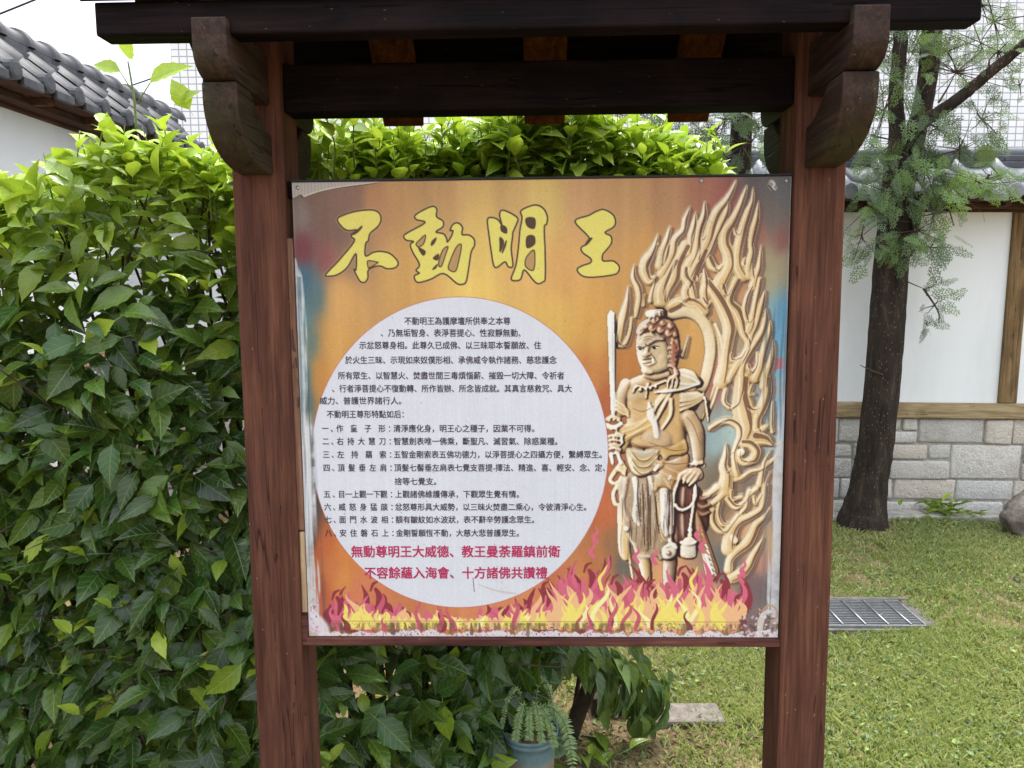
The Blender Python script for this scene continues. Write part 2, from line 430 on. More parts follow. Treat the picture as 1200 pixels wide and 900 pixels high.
# ---- garden wall: granite base, timber frame, plaster panels, tiled coping with a roll ridge
def coping(L, z_eave, z_top, root, tile_mat, ridge_mat, big=False):
    per = 0.25
    y0, y1 = -0.33, -0.09
    nper = int(L / per)
    prof = []
    for k in range(13):
        t = k / 12
        h = 0.044 * math.exp(-((t - 0.16) / 0.115) ** 2) - 0.016 * math.sin(math.pi * min(max((t - 0.3) / 0.7, 0), 1))
        prof.append((t, h))
    mb = MB()
    sl = (z_top - z_eave) / (y1 - y0)
    for sgn in (1, -1):
        for cidx in range(2):
            ya, yb = (y0, y0 + 0.135) if cidx == 0 else (y0 + 0.115, y1)
            lift = 0.0 if cidx == 0 else 0.016
            for i in range(nper):
                jx, jz = random.uniform(-.004, .004), random.uniform(-.004, .004)
                V = []; Fc = []
                for (yy, dz) in ((ya, -0.026), (ya, 0), (yb, 0)):
                    for t, h in prof:
                        V.append((i * per + t * per * 1.03 + jx, sgn * yy, z_eave + (yy - y0) * sl + h + lift + dz + jz))
                n = len(prof)
                for r in range(2):
                    for k in range(n - 1):
                        q = (r * n + k, r * n + k + 1, (r + 1) * n + k + 1, (r + 1) * n + k)
                        Fc.append(q if sgn == 1 else q[::-1])
                mb.add(V, Fc, True)
        for i in range(nper):          # round end caps at the eave
            cx_, cz_ = i * per + 0.16 * per, z_eave + 0.004
            V = [(cx_, sgn * (y0 - 0.018), cz_)]; n = 14
            for rr, yy in ((0.03, y0 - 0.018), (0.046, y0 - 0.014), (0.048, y0 + 0.02)):
                for k in range(n):
                    an = 2 * math.pi * k / n; V.append((cx_ + rr * math.cos(an), sgn * yy, cz_ + rr * math.sin(an)))
            Fc = [(0, 1 + k, 1 + (k + 1) % n) for k in range(n)]
            for r in range(2):
                for k in range(n):
                    Fc.append((1 + r * n + k, 1 + r * n + (k + 1) % n, 1 + (r + 1) * n + (k + 1) % n, 1 + (r + 1) * n + k))
            mb.add(V, Fc, False)
            mb.box(cx_ + .055, cx_ + per - .045, *sorted((sgn * (y0 - .012), sgn * (y0 + .01))), z_eave - .055, z_eave - .012, .004)
    mb.build('roof_tiles', tile_mat, root)
    rb = MB()
    x = 0.0
    while x < L:
        rb.box(x, min(x + 0.6, L) - 0.004, -0.105, 0.105, z_top - 0.005, z_top + 0.034, .005)
        rb.box(x + .2, min(x + 0.8, L) - 0.004, -0.085, 0.085, z_top + 0.038, z_top + 0.076, .005)
        x += 0.6
    bands = rb
    x = 0.0
    rz_ = z_top + 0.088; rr = 0.085 if big else 0.062
    seg = 0.22
    while x < L:
        V = []; Fc = []; n = 16
        secs = [(0, 1.0), (seg - .05, 1.0), (seg - .05, 1.16), (seg - .015, 1.2), (seg, 1.14), (seg, 1.0)] if big else [(0, 1.0), (seg, 1.0)]
        for t, k_ in secs:
            for k in range(n + 1):
                an = math.pi * k / n
                V.append((x + t, rr * k_ * math.cos(an), rz_ + rr * k_ * math.sin(an) - .012))
        for r in range(len(secs) - 1):
            for k in range(n):
                Fc.append((r * (n + 1) + k, r * (n + 1) + k + 1, (r + 1) * (n + 1) + k + 1, (r + 1) * (n + 1) + k))
        rb.add(V, Fc, True)
        x += seg
    rb.build('ridge', ridge_mat, root)

def garden_wall(label, loc, rotz, L, posts, stones, big, tile_mat, ridge_mat, roll=0.0):
    root = empty('garden_wall', loc, rotz); root.rotation_euler = (0, roll, rotz)
    tag(root, label, 'wall', 'tile-topped white garden walls')
    mb = MB(); mb.box(0, L, -0.085, 0.085, 0.78, 2.2); mb.build('plaster_panel', M['plaster'], root)
    # granite base
    mb = MB(); mb.box(0, L, -0.085, 0.09, -0.7, 0.685); mb.build('mortar_bed', M['mortar'], root)
    a, b = stones
    rects = []
    zz = -0.5 if big else -0.12; rowsz = []
    while zz < 0.66:
        h = random.choice([0.15, 0.24, 0.28]); h = min(h, 0.685 - zz)
        if 0.685 - zz - h < 0.07: h = 0.685 - zz
        rowsz.append((zz, zz + h)); zz += h
    for z0, z1 in rowsz:
        x = a + random.uniform(-.1, 0)
        while x < b:
            wd = random.choice([.18, .25, .31, .38, .44]) * random.uniform(.9, 1.1)
            if z1 - z0 > 0.17 and random.random() < 0.42:
                zm = z0 + (z1 - z0) * random.uniform(.4, .6)
                xm = x + wd * random.uniform(.35, .65)
                rects += [(x, x + wd, z0, zm), (x, x + wd, zm, z1)] if wd < .24 else [(x, x + wd, z0, zm), (x, xm, zm, z1), (xm, x + wd, zm, z1)]
            else: rects.append((x, x + wd, z0, z1))
            x += wd
    bmS = bmesh.new(); tl = bmS.verts.layers.float.new('tint')
    for x0, x1, z0, z1 in rects:
        g = 0.006
        r = bmesh.ops.create_cube(bmS, size=1.0)
        t = random.random(); d = random.uniform(0.006, 0.026)
        for v in r['verts']:
            front = v.co.y < 0
            j = 0.010
            v.co = Vector(((x0 + x1) / 2 + v.co.x * (x1 - x0 - 2 * g) + random.uniform(-j, j) * .7, (-0.085 - d) if front else -0.07,
                           (z0 + z1) / 2 + v.co.z * (z1 - z0 - 2 * g) + random.uniform(-j, j) * .7))
        es = list({e for v in r['verts'] for e in v.link_edges})
        nb = bmesh.ops.bevel(bmS, geom=es, offset=0.013, segments=2, profile=0.55, affect='EDGES')
        vs = {v for f in nb['faces'] for v in f.verts} | {v for v in r['verts'] if v.is_valid}
        for v in vs: v[tl] = t
    me = bpy.data.meshes.new('stone_base'); bmS.to_mesh(me); bmS.free()
    me.polygons.foreach_set('use_smooth', [True] * len(me.polygons))
    mesh_obj('stone_base', me, M['granite'], root)
    mb = MB(); mb.box(0, L, -0.125, 0.1, 0.688, 0.79, .006); mb.build('sill_beam', M['wallsill'], root)
    for xp in posts:
        mb = MB(); mb.box(xp - .058, xp + .058, -0.108, 0.1, 0.793, 2.03, .005); mb.build('post', M['wallpost'], root)
    mb = MB()
    mb.box(0, L, -0.115, 0.115, 2.033, 2.075, .004)
    mb.box(0, L, -0.20, -0.118, 2.05, 2.085, .004); mb.box(0, L, 0.118, 0.20, 2.05, 2.085, .004)
    mb.box(0, L, -0.31, -0.2, 2.088, 2.104, .003); mb.box(0, L, 0.2, 0.31, 2.088, 2.104, .003)
    x = .1
    while x < L:
        mb.box(x, x + .04, -0.3, -0.116, 2.052, 2.087, .003); x += .45
    mb.build('eave_boards', M['eave'], root)
    coping(L, 2.135, 2.315, root, tile_mat, ridge_mat, big)
    return root

WY = 5.27
yaw = -0.0427
garden_wall('white plaster wall with grey tile coping behind the big tree, granite blocks below', (-2.45, WY + 2.45 * 0.0427, 0.0), yaw, 10.5,
            [1.07, 3.4, 5.73, 8.05], (0.02, 10.3), False, M['tile'], M['tiledark'], 0.010)
garden_wall('weathered dark tile-topped wall running back along the left side behind the hedge', (-2.74, -0.6, 0.38), math.pi / 2 - .03, 6.5,
            [0.4, 2.3, 6.0], (0.5, 6.3), True, M['tileold'], M['tileold'])

# stone gutter strip at the wall's foot
mb = MB()
x = 0.8
while x < 6.5:
    ln = random.uniform(.5, .8)
    mb.box(x, x + ln - .008, 0, .17, -.03, random.uniform(.02, .032), .008); x += ln
o = mb.build('gutter_strip', M['concrete']); o.location = (0, 4.93, 0); o.rotation_euler = (0, 0, yaw); o['kind'] = 'structure'

# tall white tiled building behind the wall
b = empty('tiled_building', (-4.86, 11.5, 0)); tag(b, 'tall white building faced with small square tiles behind the wall', 'building')
mb = MB(); mb.box(0, 22, 0, 8, -.1, 14); mb.build('facade', M['facade'], b)
mb = MB(); mb.box(-.1, 22.1, -.1, 8.1, 14.0, 14.35, .02); mb.build('parapet', M['plaster'], b)

# ------------------------------------------------------------------ leaves by the thousand in one mesh per plant part
def template(rows, jag=0.0, fold=0.25, curl=0.25, pet=0.0, wmax=1.0):
    """blade along +Y (0..1), width along X (-.5...5), normal +Z; rows = [(t, half width)]"""
    V = []; UV = []
    if pet > 0:
        rows = [(-pet, 0.014), (-0.02, 0.014)] + rows
    for i, (t, hw) in enumerate(rows):
        j = (1 + jag * (1 if i % 2 else -1)) if 0.15 < t < 0.97 else 1
        tt = max(t, 0)
        zc = -curl * tt * tt
        for s in (-1, 0, 1):
            V.append((s * hw * j, t - (0.0 if s == 0 else jag * .35 * hw), zc + fold * hw * abs(s)))
            UV.append((0.5 + 0.5 * s * hw / 0.5, max(t, 0)))
    F = []
    for i in range(len(rows) - 1):
        a = i * 3; b_ = a + 3
        F.append((a, a + 1, b_ + 1, b_)); F.append((a + 1, a + 2, b_ + 2, b_ + 1))
    return np.array(V, np.float32), np.array(F, np.int32), np.array(UV, np.float32)

def scatter(name, mat, parent, tmpl, pos, axis, normal, length, width, age, rnd):
    """one mesh of n leaves. axis/normal (n,3)"""
    V, F, UV = tmpl
    n = len(pos)
    ax = axis / np.linalg.norm(axis, axis=1, keepdims=True)
    sx = np.cross(ax, normal); sx /= np.linalg.norm(sx, axis=1, keepdims=True) + 1e-9
    nz = np.cross(sx, ax)
    W = (pos[:, None, :] + sx[:, None, :] * (V[None, :, 0:1] * width[:, None, None]) + ax[:, None, :] * (V[None, :, 1:2] * length[:, None, None])
         + nz[:, None, :] * (V[None, :, 2:3] * length[:, None, None]))
    k = len(V)
    Fa = (F[None] + (np.arange(n) * k)[:, None, None]).reshape(-1, 4)
    me = np_mesh(name, W.reshape(-1, 3), Fa)
    uvl = me.uv_layers.new(name='UVMap')
    uvl.data.foreach_set('uv', np.tile(UV, (n, 1))[Fa.ravel()].astype(np.float32).ravel())
    for nm, arr in (('age', age), ('rnd', rnd)):
        at = me.attributes.new(nm, 'FLOAT', 'POINT'); at.data.foreach_set('value', np.repeat(arr, k).astype(np.float32))
    return mesh_obj(name, me, mat, parent, smooth=True)

def unit(a): return a / (np.linalg.norm(a, axis=-1, keepdims=True) + 1e-9)

T_HIB = template([(0, .02), (.06, .13), (.16, .30), (.27, .425), (.38, .488), (.48, .5), (.58, .465), (.68, .385), (.77, .285), (.85, .18), (.92, .09), (1.0, .004)], 0.06, 0.2, 0.34, 0.22)
T_DROOP = template([(0, .03), (.08, .2), (.22, .42), (.38, .5), (.55, .43), (.7, .3), (.84, .16), (.94, .06), (1.0, .005)], 0.02, 0.3, 0.35, 0.15)

# ---- hibiscus hedge
hedge = empty('hibiscus_hedge', (-0.7, 2.3, 0)); tag(hedge, 'dense hibiscus hedge with bright new leaves on top, behind and left of the notice board', 'hedge')
HO = np.array([-0.7, 2.3, 0.0])

def ztop(x, y):
    # silhouette of the hedge
    z = 1.795 + 0.15 * np.clip((x + .75) / .4, 0, 1) + 0.04 * np.sin(5.1 * x + 1.0) + 0.035 * np.sin(11.3 * x + 3 * y)
    z = z + 0.03 * np.exp(-((x + 0.72) / 0.3) ** 2) 
    z = z - np.clip(-1.05 - x, 0, 1) * 0.12 - np.clip(x - 0.45, 0, 1) * 0.5
    return z
def yfront(x, z):
    f = 1.93 + 0.05 * np.sin(4.3 * x + 2 * z) + 0.07 * np.sin(2.1 * z + 3.7 * x) + 0.1 * np.clip(z - 1.35, 0, 1) ** 1 + np.clip(x + .35, 0, 2) * 0.12 + .26 * np.clip((x + .5) / .3, 0, 1) * np.clip((z - 1.0) / .35, 0, 1)
    return f

def hedge_points(n, xr, zlo, depth):
    x = rng.uniform(*xr, n)
    zt = ztop(x, 2.1)
    z = zlo + (zt - zlo) * rng.random(n) ** 0.92
    d = rng.exponential(depth, n); d = np.where(d > .7, rng.uniform(0, .7, n), d)
    y = yfront(x, z) + d
    return x, y, z, zt, d

def hedge_leaves(n, xr, zlo, depth, size, keep=None):
    x, y, z, zt, d = hedge_points(n, xr, zlo, depth)
    if keep is not None:
        m = keep(x, y, z); x, y, z, zt, d = x[m], y[m], z[m], zt[m], d[m]; n = len(x)
    h = np.clip((z - zt + 0.42) / 0.42, 0, 1)            # 0 below .. 1 at the crown
    pos = np.stack([x, y, z], -1) - HO
    out = np.stack([rng.normal(0, .6, n), -np.ones(n) * (0.62 - .3 * h) + rng.normal(0, .2, n), 0.62 + 0.4 * h + rng.normal(0, .3, n)], -1)
    ax = np.stack([rng.normal(0, 1.0, n), -0.55 + rng.normal(0, .5, n), -0.42 * (1 - h) + 0.55 * h + rng.normal(0, .5, n)], -1)
    ln = size * rng.uniform(.5, 1.22, n) * (1 - .12 * h)
    wd = ln * rng.uniform(.42, .58, n) * (1 - .12 * h)
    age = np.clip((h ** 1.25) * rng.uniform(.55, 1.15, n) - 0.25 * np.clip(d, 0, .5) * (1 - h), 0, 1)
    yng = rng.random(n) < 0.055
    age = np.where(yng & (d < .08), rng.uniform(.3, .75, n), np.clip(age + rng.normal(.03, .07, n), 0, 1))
    return pos, ax, out, ln, wd, age, rng.random(n)

parts = [hedge_leaves(7600, (-1.95, 0.1), 0.02, 0.15, 0.1), hedge_leaves(3000, (-.1, .64), 1.15, 0.14, 0.095),
         hedge_leaves(900, (-.2, .22), 0.05, 0.13, 0.1, lambda x, y, z: ~((x > -.09) & (z < .4)))]
# the crown: an even sheet of leaves over the top
n = 2900
x = rng.uniform(-1.95, .62, n); y = rng.uniform(2.0, 2.8, n); y = np.where(x > -.4, 2.28 + (y - 2.0) * .8, y); z = ztop(x, y) - rng.exponential(.05, n)
pos = np.stack([x, y, z], -1) - HO
ax = np.stack([rng.normal(0, .8, n), rng.normal(-.15, .7, n), rng.uniform(-.05, 1.1, n)], -1)
nm = np.stack([rng.normal(0, .5, n), rng.normal(-.45, .5, n), np.ones(n) * .9], -1)
ln = rng.uniform(.05, .1, n)
parts.append((pos, ax, nm, ln, ln * rng.uniform(.45, .65, n), np.clip(rng.normal(.8, .22, n), 0, 1), rng.random(n)))
# upright shoots with clusters of fresh leaves
stems = MB(); young = MB()
P_, A_, N_, L_, W_, G_, R2_ = [], [], [], [], [], [], []
def shoot(base, tip, nleaf, lsize, ag, stem_r=.0028):
    base, tip = np.array(base), np.array(tip)
    mid = (base + tip) / 2 + rng.normal(0, .012, 3)
    cur = catmull([base, mid, tip], 6) - HO
    young.tube([tuple(p) for p in cur], list(np.linspace(stem_r, stem_r * .45, len(cur))), 5)
    for k in range(nleaf):
        t = 0.35 + .65 * (k + rng.random() * .5) / nleaf
        p = cur[min(int(t * (len(cur) - 1)), len(cur) - 1)]
        an = 2.4 * k + rng.uniform(-.4, .4)
        up = .35 + .9 * t + rng.normal(0, .2)
        P_.append(p); A_.append((math.cos(an), math.sin(an), up)); N_.append((-math.cos(an) * .5, -math.sin(an) * .5 - .3, 1.0))
        l = lsize * rng.uniform(.7, 1.15) * (1.1 - .45 * t); L_.append(l); W_.append(l * rng.uniform(.42, .58)); G_.append(np.clip(ag + rng.normal(0, .18), 0, 1)); R2_.append(rng.random())
for k in range(430):
    xx = rng.uniform(-1.8, .6) if k < 290 else rng.uniform(-.45, .6); yy = rng.uniform(2.02, 2.75) + (.24 if xx > -.4 else 0); zz = float(ztop(np.array(xx), yy))
    shoot((xx, yy, zz - .12), (xx + rng.normal(0, .035), yy + rng.normal(-.02, .035), zz + rng.uniform(.0, .1)), int(rng.integers(5, 9)), .084, .92)
for k in range(120):
    xx = rng.uniform(-.45, .6); zz = float(ztop(np.array(xx), 2.1)); yy = float(yfront(np.array(xx), np.array(zz))) + rng.uniform(-.06, .1)
    shoot((xx, yy + .06, zz - .2), (xx + rng.normal(0, .03), yy - rng.uniform(0, .04), zz + rng.uniform(-.08, .05)), int(rng.integers(5, 9)), .085, .95)
for k in range(70):                       # side shoots on the front face
    xx = rng.uniform(-1.6, -.2); zz = rng.uniform(.25, 1.6); yy = float(yfront(np.array(xx), np.array(zz)))
    shoot((xx, yy + .1, zz - .03), (xx + rng.normal(0, .06), yy - rng.uniform(.03, .1), zz + rng.uniform(-.03, .08)), int(rng.integers(3, 6)), .078, .42 + .35 * (zz > 1.3))
# the one tall shoot against the sky
t0 = at_y(160, 150, 2.02); t1 = at_y(150, 72, 2.02)
cur = catmull([t0 - HO, at_y(157, 115, 2.02) - HO, t1 - HO], 6); young.tube([tuple(p) for p in cur], list(np.linspace(.0035, .002, len(cur))), 6)
def one_leaf(p0, p1, w_, ag, nrm=(0, -1, .5)):
    p0, p1 = np.array(p0), np.array(p1); l = np.linalg.norm(p1 - p0)
    P_.append(p0 - HO); A_.append(p1 - p0); N_.append(nrm); L_.append(l); W_.append(w_); G_.append(ag); R2_.append(.6)
one_leaf(at_y(150, 68, 2.02), at_y(146, 44, 1.98), .062, .95)
one_leaf(at_y(141, 84, 2.02), at_y(108, 70, 2.0), .04, .7)
one_leaf(at_y(176, 97, 2.02), at_y(213, 68, 1.99), .05, .85)
young.tube([tuple(at_y(154, 105, 2.02) - HO), tuple(at_y(141, 84, 2.02) - HO)], [.0016, .0013], 5)
young.tube([tuple(at_y(160, 122, 2.02) - HO), tuple(at_y(176, 97, 2.02) - HO)], [.0018, .0014], 5)
for (a0, a1, w_) in (((222, 128), (200, 92), .05), ((213, 120), (226, 104), .03), ((60, 200), (100, 182), .04)):
    one_leaf(at_y(*a0, 2.0), at_y(*a1, 1.97), w_, .85)
parts.append((np.array(P_), np.array(A_), np.array(N_), np.array(L_), np.array(W_), np.array(G_), np.array(R2_)))
cat = [np.concatenate([p[i] for p in parts]) for i in range(7)]
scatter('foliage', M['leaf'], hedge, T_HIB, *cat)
young.build('young_shoots', M['greentwig'], hedge)['kind'] = 'stuff'
# woody stems and twigs inside
for k in range(46):
    xx = rng.uniform(-1.8, .2); yy = rng.uniform(2.1, 2.6)
    pts = [(xx, yy, -.03)]
    for j in range(5):
        pts.append((pts[-1][0] + rng.normal(0, .07), pts[-1][1] + rng.normal(-.02, .05), .35 * (j + 1)))
    stems.tube([tuple(np.array(p) - HO) for p in catmull(pts, 3)], list(np.linspace(rng.uniform(.008, .016), .003, 16)), 6)
for k in range(260):
    xx = rng.uniform(-1.8, .5); zz = rng.uniform(.2, 1.75) if xx < 0 else rng.uniform(1.2, 1.75); yy = float(yfront(np.array(xx), np.array(zz))) + rng.uniform(.05, .4)
    p = np.array([xx, yy, zz]); q = p + np.array([rng.normal(0, .12), -rng.uniform(.02, .2), rng.normal(.06, .08)])
    stems.tube([tuple(p - HO), tuple((p + q) / 2 - HO + rng.normal(0, .012, 3)), tuple(q - HO)], [.004, .003, .0018], 5)
for k in range(9):                        # boughs that carry the part behind the board
    pts = [(rng.uniform(-.3, .1), 2.4, .3 + .05 * k), (rng.uniform(-.1, .2), 2.42, 1.0), (rng.uniform(0, .5), 2.45 + rng.normal(0, .08), 1.6)]
    stems.tube([tuple(np.array(p) - HO) for p in catmull(pts, 5)], list(np.linspace(.014, .004, 11)), 6)
stems.build('stems', M['twig'], hedge)

# ---- drooping shrub under the board
shrub = empty('drooping_shrub', (0.16, 2.48, 0)); tag(shrub, 'dull green shrub with long drooping leaves below the notice board, behind the flower pot', 'shrub')
SO = np.array([0.16, 2.48, 0])
n = 1500
u_ = rng.normal(0, 1, (n, 3)); u_ = unit(u_) * (rng.random((n, 1)) ** .4)
pos = np.array([0.05, 2.5, .60]) + u_ * np.array([.34, .24, .32])
keep = (pos[:, 2] > .2 + .55 * np.clip(np.abs(pos[:, 0] - .12) - .1, 0, 1))
pos = pos[keep]; n = len(pos)
more = []
for (px_, py_, Y_) in ((745, 775, 2.66), (752, 800, 2.64), (728, 770, 2.6), (735, 800, 2.62), (715, 765, 2.58), (760, 815, 2.62), (700, 780, 2.58), (742, 830, 2.62), (718, 805, 2.6), (690, 765, 2.55), (768, 790, 2.68), (662, 770, 2.5), (640, 790, 2.48), (610, 780, 2.48), (585, 800, 2.46), (600, 830, 2.46), (570, 770, 2.45)):
    c = at_y(px_, py_, Y_ - .22)
    more.append(c + rng.normal(0, .028, (9, 3)))
more = np.concatenate(more); pos = np.concatenate([pos, more])
pos = pos[~((pos[:, 0] > -.07) & (pos[:, 0] < .22) & (pos[:, 2] < .36) & (pos[:, 1] < 2.32))]; n = len(pos)
rel = pos - np.array([0.06, 2.5, .55])
ax = unit(rel) * .6 + np.stack([rng.normal(0, .35, n), rng.normal(-.2, .3, n), rng.normal(-.95, .3, n)], -1)
nm = unit(rel) + np.stack([rng.normal(0, .4, n), np.full(n, -.5), rng.uniform(.2, 1, n)], -1)
ln = rng.uniform(.075, .13, n); 
scatter('foliage', M['leaf2'], shrub, T_DROOP, pos - SO, ax, nm, ln, ln * rng.uniform(.34, .48, n), np.clip(rng.normal(.18, .22, n), 0, 1), rng.random(n))
mb = MB()
tr = [at_y(668, 862, 2.46), at_y(680, 830, 2.46), at_y(692, 800, 2.45), at_y(698, 770, 2.45), at_y(690, 730, 2.45)]
mb.tube([tuple(p - SO) for p in catmull([(tr[0][0] - .01, 2.46, -.04)] + tr, 5)], list(np.linspace(.034, .02, 26)), 10, wob=.06)
for k in range(34):
    b0 = np.array([rng.normal(.14, .06), 2.47 + rng.normal(0, .05), rng.uniform(.3, .75)])
    tip = np.array([.05, 2.5, .6]) + unit(rng.normal(0, 1, 3)) * np.array([.34, .24, .28])
    mb.tube([tuple(b0 - SO), tuple((b0 + tip) / 2 - SO + np.array([0, 0, .05])), tuple(tip - SO)], [.006, .004, .002], 5)
mb.build('trunk', M['twig'], shrub)

# ------------------------------------------------------------------ conifers with flat feathery sprays
def frond(n_side=7, L=1.0):
    """flat spray along +Y as thin quads in the XY plane"""
    V = []; F = []; UV = []
    def strip(p, d, l, w0):
        d = np.array(d) / np.linalg.norm(d); s = np.array([d[1], -d[0]])
        b = len(V); p = np.array(p)
        for t, ww in ((0, .6), (.45, 1.0), (1.0, .12)):
            c = p + d * l * t
            for sg_ in (-1, 1):
                q = c + s * sg_ * w0 * ww; V.append((q[0], q[1], -0.12 * (q[0] ** 2) - .1 * q[1] ** 2)); UV.append((.5 + .5 * sg_, t))
        F.append((b, b + 1, b + 3, b + 2)); F.append((b + 2, b + 3, b + 5, b + 4))
    strip((0, 0), (0, 1), L, .016)
    for i in range(n_side):
        t = .08 + .88 * i / n_side
        for s in (-1, 1):
            l = (0.42 * (1 - t) ** .75 + .08) * random.uniform(.8, 1.15)
            ang = R_(random.uniform(42, 56)); d = np.array([s * math.sin(ang), math.cos(ang)])
            p = np.array([0, t * L]); strip(p, d, l, .017)
            m = max(1, int(l / .15))
            for j in range(1, m + 1):
                q = p + d * l * j / (m + .6)
                for s2 in (-1, 1):
                    a2 = math.atan2(d[0], d[1]) + s2 * R_(random.uniform(34, 52))
                    strip(q, (math.sin(a2), math.cos(a2)), l * .36 * (1 - .5 * j / (m + 1)) + .04, .016)
    return np.array(V, np.float32), np.array(F, np.int32), np.array(UV, np.float32)
FROND = frond()

def conifer(label, base, trunk_paths, clusters, twigs, bend, group='conifers along the wall'):
    root = empty('conifer', tuple(base)); tag(root, label, 'tree', group)
    B = np.array(base)
    mb = MB()
    for pts, rad in trunk_paths:
        c = catmull([np.array(p) - B for p in pts], 8); r = catmull(np.array(rad)[:, None], 8)[:, 0]
        c = c + np.concatenate([np.zeros((1, 3)), rng.normal(0, .0015, (len(c) - 1, 3))])
        mb.tube([tuple(p) for p in c], list(r), 24, wob=.012)
    mb.build('trunk', M['bark'], root)
    P, A, N, L, W, G, RR = [], [], [], [], [], [], []
    tw = MB()
    for a, b_ in twigs:
        a, b_ = np.array(a) - B, np.array(b_) - B
        m_ = (a + b_) / 2 + rng.normal(0, .02, 3)
        tw.tube([tuple(p) for p in catmull([a, m_, b_], 5)], list(np.linspace(.007, .002, 11)), 6)
    for (c, spread, cnt, d, size, ag) in clusters:
        cnt = int(cnt * 1.12) + 1
        c = np.array(c) - B
        for k in range(cnt):
            off = rng.normal(0, 1, 3) * np.array(spread)
            p = c + off
            a = np.array(d) + rng.normal(0, .6, 3)
            P.append(p); A.append(a); N.append(rng.normal(0, .6, 3) + np.array([0, -1.0, .5]))
            l = size * rng.uniform(.6, 1.3); L.append(l); W.append(l * rng.uniform(.5, .85)); G.append(np.clip(ag + rng.normal(0, .18), 0, 1)); RR.append(rng.random())
            if k % 2 == 0:
                tw.tube([tuple(c), tuple((c + p) / 2 + rng.normal(0, .01, 3)), tuple(p)], [.004, .0025, .0015], 4)
    tw.build('branches', M['twig'], root)['kind'] = 'stuff'
    scatter('foliage', M['conifer'], root, FROND, np.array(P), np.array(A), np.array(N), np.array(L), np.array(W), np.array(G), np.array(RR))
    return root

TY = 4.78
def q(px, py, Y=TY): return at_y(px, py, Y)
base = (2.25, TY, 0.0)
trunk = ([(2.24, TY, -.06), (2.245, TY, .02), q(1017, 575), q(1026, 520), q(1034, 450), q(1040, 370), q(1045, 300), q(1049, 240), q(1053, 190)],
         [.175, .15, .115, .106, .104, .103, .099, .088, .080])
stemL = ([q(1052, 215), q(1052, 160), q(1050, 110), q(1055, 50), q(1058, -40), q(1060, -160)], [.075, .05, .042, .04, .038, .03])
stemR = ([q(1055, 230, TY + .02), q(1070, 170, TY + .05), q(1084, 110, TY + .08), q(1090, 60, TY + .1), q(1096, -40, TY + .1), q(1100, -170, TY + .1)], [.07, .062, .056, .058, .05, .04])
brn = ([q(1062, 158, TY - .04), q(1088, 139, TY - .12), q(1120, 118, TY - .2), q(1160, 85, TY - .28), q(1200, 52, TY - .35), q(1260, 5, TY - .42)], [.045, .038, .034, .031, .028, .022])
cut = ([q(1062, 300, TY), q(1072, 262, TY - .06), q(1076, 224, TY - .12)], [.036, .03, .026])
dn = (0.1, -.2, -1); sd_ = (.9, -.3, -.4)
cl = [
    (q(1052, 95, TY - .12), (.12, .1, .2), 26, (-.2, -.3, -.9), .15, .1), (q(1036, 130, TY - .15), (.08, .08, .15), 16, (-.5, -.3, -.5), .15, .25),
    (q(1050, 165, TY - .22), (.12, .06, .07), 22, (.1, -.4, -.7), .15, .35), (q(1055, 200, TY - .2), (.13, .06, .1), 22, (.1, -.3, -.9), .15, .2),
    (q(1100, 150, TY - .25), (.12, .08, .12), 26, (.4, -.2, -.9), .14, .1), (q(1125, 175, TY - .28), (.14, .08, .1), 24, (.5, -.1, -.8), .14, .1),
    (q(1150, 140, TY - .3), (.12, .06, .1), 18, (.5, -.1, -.8), .13, .3), (q(1120, 85, TY - .2), (.16, .08, .1), 24, (.5, 0, .3), .13, .4),
    (q(1110, 60, TY - .1), (.16, .08, .08), 16, (.6, 0, .4), .12, .35), (q(1170, 60, TY - .3), (.13, .06, .1), 16, (.5, 0, .5), .12, .55),
    (q(1165, 25, TY - .25), (.2, .06, .1), 16, (.3, 0, -.6), .12, .3), (q(1150, 5, TY - .2), (.2, .06, .1), 14, (.3, 0, -.6), .12, .3), (q(1195, 100, TY - .3), (.06, .06, .06), 6, (.5, 0, .2), .1, .6),
    (q(1085, 195, TY - .22), (.1, .06, .08), 20, (.2, -.2, -.9), .14, .2), (q(1110, 215, TY - .28), (.12, .06, .06), 18, (.6, -.3, -.6), .14, .7),
    (q(1145, 212, TY - .32), (.1, .05, .05), 20, (.9, -.3, -.35), .13, .85), (q(1160, 205, TY - .34), (.05, .05, .04), 8, (.9, -.3, -.2), .11, .95),
    (q(1095, 250, TY - .2), (.1, .06, .1), 20, (.5, -.3, -.8), .14, .2), (q(1075, 270, TY - .2), (.1, .05, .08), 16, (.3, -.3, -.9), .14, .3),
    (q(1030, 255, TY - .18), (.1, .05, .08), 16, (-.8, -.3, -.6), .14, .2), (q(1010, 275, TY - .18), (.07, .05, .08), 12, (-.7, -.3, -.7), .13, .1), (q(1045, 290, TY - .2), (.08, .05, .07), 12, (.0, -.3, -.9), .13, .35),
    (q(1090, 290, TY - .18), (.08, .05, .07), 12, (.5, -.3, -.8), .13, .1), (q(1040, 225, TY - .2), (.1, .05, .08), 14, (-.3, -.4, -.8), .14, .4),
    (q(1085, 338, TY - .15), (.04, .04, .025), 5, (1, -.2, .1), .13, .15), (q(1095, 358, TY - .16), (.05, .04, .03), 6, (.8, -.2, -.6), .12, .15), (q(1085, 380, TY - .15), (.03, .03, .03), 4, (.6, -.2, -.8), .12, .1),
    (q(1030, 60, TY + .1), (.2, .1, .25), 20, (-.2, -.2, -.7), .15, .05), (q(1085, 20, TY), (.25, .12, .2), 24, (.2, -.2, -.7), .15, .1),
]
